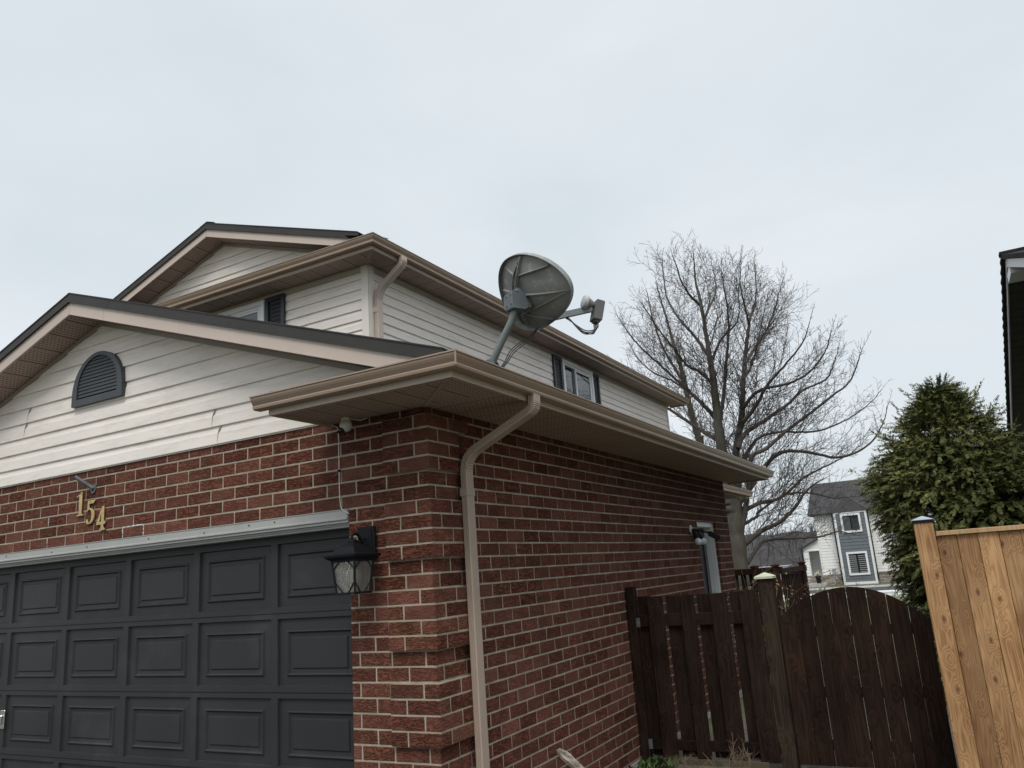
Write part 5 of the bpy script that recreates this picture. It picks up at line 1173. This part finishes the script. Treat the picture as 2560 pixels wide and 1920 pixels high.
def spray(p, d, size, tone):
    """a flat drooping fern-like spray: midrib with side fingers"""
    d = d.normalized(); side = d.cross(Vector((R.gauss(0, .5), R.gauss(0, .5), 1))).normalized(); nrm = side.cross(d)
    n = 4
    for i in range(n):
        t = (i+.6)/n; base = p+d*size*t+Vector((0, 0, -.10*size*t*t)); L = size*.44*(1-.6*t)
        for s in (-1, 1):
            dd = (d*.62+side*s*.8+nrm*R.gauss(0, .2)).normalized(); w_ = side.cross(dd).cross(dd).normalized() if False else nrm.cross(dd)*(.0045+.0035*R.random())
            tip = base+dd*L+Vector((0, 0, -.34*L))
            tn = min(.99, max(0, tone+R.gauss(0, .05)+.12*(L < .03)))
            lf.add([base-w_*.5, base+dd*L*.5-w_, tip, base+dd*L*.5+w_, base+w_*.5], [(0, 1, 2, 3, 4)], (tn, tn, tn))
    w_ = side*.004; lf.add([p-w_, p+d*size-Vector((0, 0, .1*size)), p+w_], [(0, 1, 2)], (tone, tone, tone))
def plume(p, d, L, tone, droop):
    """a branchlet: curved stem carrying alternate fans"""
    n = max(4, int(L/.026)); q = p.copy(); dd = d.normalized(); sd0 = dd.cross(Vector((R.gauss(0, .4), R.gauss(0, .4), 1))).normalized()
    for i in range(n):
        dd = (dd+Vector((R.gauss(0, .05), R.gauss(0, .05), -droop/n))).normalized(); q = q+dd*L/n; t = i/n
        sgn = 1 if i % 2 else -1; sd = (sd0*sgn+Vector((R.gauss(0, .45), R.gauss(0, .45), R.gauss(0, .35))))
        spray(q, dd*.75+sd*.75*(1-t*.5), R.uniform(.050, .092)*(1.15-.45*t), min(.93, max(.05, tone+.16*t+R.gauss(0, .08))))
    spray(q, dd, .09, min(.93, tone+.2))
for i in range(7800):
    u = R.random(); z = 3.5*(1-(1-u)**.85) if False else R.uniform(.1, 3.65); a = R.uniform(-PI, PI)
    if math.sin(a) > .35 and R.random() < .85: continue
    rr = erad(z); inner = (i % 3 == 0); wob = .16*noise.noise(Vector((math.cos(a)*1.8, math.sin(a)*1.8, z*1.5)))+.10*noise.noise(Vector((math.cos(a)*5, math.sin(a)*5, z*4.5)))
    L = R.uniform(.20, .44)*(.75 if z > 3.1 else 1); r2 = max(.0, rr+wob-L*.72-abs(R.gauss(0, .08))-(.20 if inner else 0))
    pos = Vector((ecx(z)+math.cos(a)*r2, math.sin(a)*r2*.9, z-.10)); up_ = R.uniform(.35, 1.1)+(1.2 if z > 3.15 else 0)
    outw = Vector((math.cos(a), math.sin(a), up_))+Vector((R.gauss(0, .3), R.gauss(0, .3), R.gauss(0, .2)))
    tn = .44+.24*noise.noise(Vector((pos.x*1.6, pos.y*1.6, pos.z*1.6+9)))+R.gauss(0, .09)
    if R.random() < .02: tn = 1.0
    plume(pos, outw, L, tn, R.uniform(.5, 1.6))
for i in range(46):      # thin leading shoots round the crown's outline
    z = R.choice([R.uniform(2.9, 3.5), R.uniform(2.2, 3.4)]); a = R.uniform(-PI, PI); r2 = erad(z)*.82
    plume(Vector((ecx(z)+math.cos(a)*r2, math.sin(a)*r2, z)), Vector((math.cos(a)*.5, math.sin(a)*.5, 1)), R.uniform(.2, .34), .5+R.gauss(0, .1), .15)
for (x, z) in ((-.86, 2.72), (-.98, 2.62), (-.85, 2.45), (-.95, 2.55), (-.8, 2.3), (-.72, 1.75), (-.66, 1.45), (-.78, 2.0), (-.55, 2.95), (-.42, 3.1)):      # looser side branches on the left
    for k in range(4): plume(Vector((x+.25+R.gauss(0, .06), R.uniform(-.4, .1), z-.15+R.gauss(0, .08))), Vector((-.8, R.gauss(0, .3), R.uniform(.2, .9))), R.uniform(.25, .40), .55+R.gauss(0, .1), .5)
o = lf.build('crown', M_leaf, ev)
# limbs, then a dark inner shell: shade between sprays put into its colour
b = MB(); b.tube([(0, 0, -.1), (.02, 0, 1.5), (.06, .05, 3.3)], [.12, .08, .02], 10)
for i in range(60):
    z = R.uniform(.3, 3.2); a = R.uniform(-PI, PI); r2 = erad(z)*.85; cx_ = ecx(z); b.tube(spline([(cx_*.5, 0, z-.2), (cx_+math.cos(a)*r2*.5, math.sin(a)*r2*.5, z-.12), (cx_+math.cos(a)*r2, math.sin(a)*r2, z+.1)], 4), [.022-.0018*k for k in range(9)], 5, cap=False)
sub(b, 'trunk', mat('reddish_bark', (.07, .045, .03), .9, var=.3, vscale=20), ev)
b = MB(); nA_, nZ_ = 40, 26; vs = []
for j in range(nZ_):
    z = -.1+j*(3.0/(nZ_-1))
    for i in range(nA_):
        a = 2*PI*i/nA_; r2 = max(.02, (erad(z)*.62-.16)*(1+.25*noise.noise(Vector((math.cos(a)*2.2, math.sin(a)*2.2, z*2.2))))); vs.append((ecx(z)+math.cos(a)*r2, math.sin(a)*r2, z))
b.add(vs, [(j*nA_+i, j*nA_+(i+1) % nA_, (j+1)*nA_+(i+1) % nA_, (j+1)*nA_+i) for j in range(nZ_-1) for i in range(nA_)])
sub(b, 'inner_shade_shell', mat('inner_cedar_shade', (.010, .014, .006), 1.0, var=.5, vscale=8, bump=1, bscale=30), ev)
# ================================================================== shrubs
def shrub(loc, label, n, h, spread, m, seed, buds=None, r=.005, nm='bare_shrub', lean=(0, 0)):
    R = random.Random(seed); s = empty(nm, loc); tag(s, label, 'shrub'); b = MB(); bd = MB()
    def grow(p, d, L, r, lev):
        pts = [p]; q = p.copy()
        for i in range(5): d = (d+Vector((R.gauss(0, .14), R.gauss(0, .14), R.gauss(.02, .1)))).normalized(); q = q+d*L/5; pts.append(q.copy())
        b.tube(pts, [r*(1-.12*i) for i in range(6)], 4, cap=False)
        if buds:
            for k in range(3):
                if R.random() < .55: c2 = pts[2+k]; M = Matrix.Translation(c2+Vector((R.gauss(0, .006), R.gauss(0, .006), .006))); bm = bmesh.new(); bmesh.ops.create_icosphere(bm, subdivisions=1, radius=R.uniform(.007, .013)); bd.bm(bm, None, M)
        if lev:
            for k in range(3): 
                sd = d.cross(Vector((R.gauss(0, 1), R.gauss(0, 1), R.gauss(0, 1)))).normalized(); grow(pts[1+R.randrange(4)], (d*.7+sd*.7).normalized(), L*R.uniform(.35, .6), r*.6, lev-1)
    for i in range(n):
        a = R.uniform(0, 2*PI); d = Vector((math.cos(a)*spread*R.random()+lean[0], math.sin(a)*spread*R.random()+lean[1], 1)).normalized(); grow(Vector((R.gauss(0, .08), R.gauss(0, .06), 0)), d, h*R.uniform(.6, 1.05), r, 2)
    sub(b, 'stems', m, s)
    if buds: sub(bd, 'buds', buds, s)['kind'] = 'stuff'
    return s
M_stem = mat('grey_brown_stems', (.12, .09, .07), .9, var=.3, vscale=10); M_dry = mat('dry_straw_stems', (.17, .125, .08), .9, var=.3, vscale=10)
M_bud = mat('spring_buds', (.35, .34, .14), .7)
shrub((.55, 6.6, -.2), 'leafless shrub with pale spring buds behind the dark fence', 22, 1.75, .75, M_stem, 4, M_bud, .007)
shrub((1.35, 6.9, -.2), 'budding arching shrub just left of the arched gate top', 16, 1.45, 1.0, mat('yellowish_stems', (.22, .18, .09), .9), 6, M_bud, .006)
shrub((1.05, 2.75, -.17), 'dry leafless shrub at the foot of the gate post', 11, .36, .8, M_dry, 8, None, .0035)
shrub((.62, 2.75, -.17), 'small patch of dry stems below the dark fence', 14, .22, 1.0, M_dry, 10, None, .003)
# green weeds at the wall foot
wd = empty('weed', (.20, 2.85, -.16)); tag(wd, 'small green weeds growing at the foot of the brick side wall', 'plant'); b = MB(); R = random.Random(3)
for i in range(150):
    a = R.uniform(0, 2*PI); q = Vector((R.uniform(-.12, .22), R.uniform(-.35, .35), 0)); L = R.uniform(.03, .13); d = Vector((math.cos(a)*.7, math.sin(a)*.7, R.uniform(.5, 1.4))).normalized(); s = d.cross(Vector((0, 0, 1))).normalized()*L*.3
    b.add([q, q+d*L*.5+s, q+d*L, q+d*L*.5-s], [(0, 1, 2, 3)], R.random())
sub(b, 'leaves', mat('weed_leaves', (.06, .10, .03), .7, tone=.4), wd)
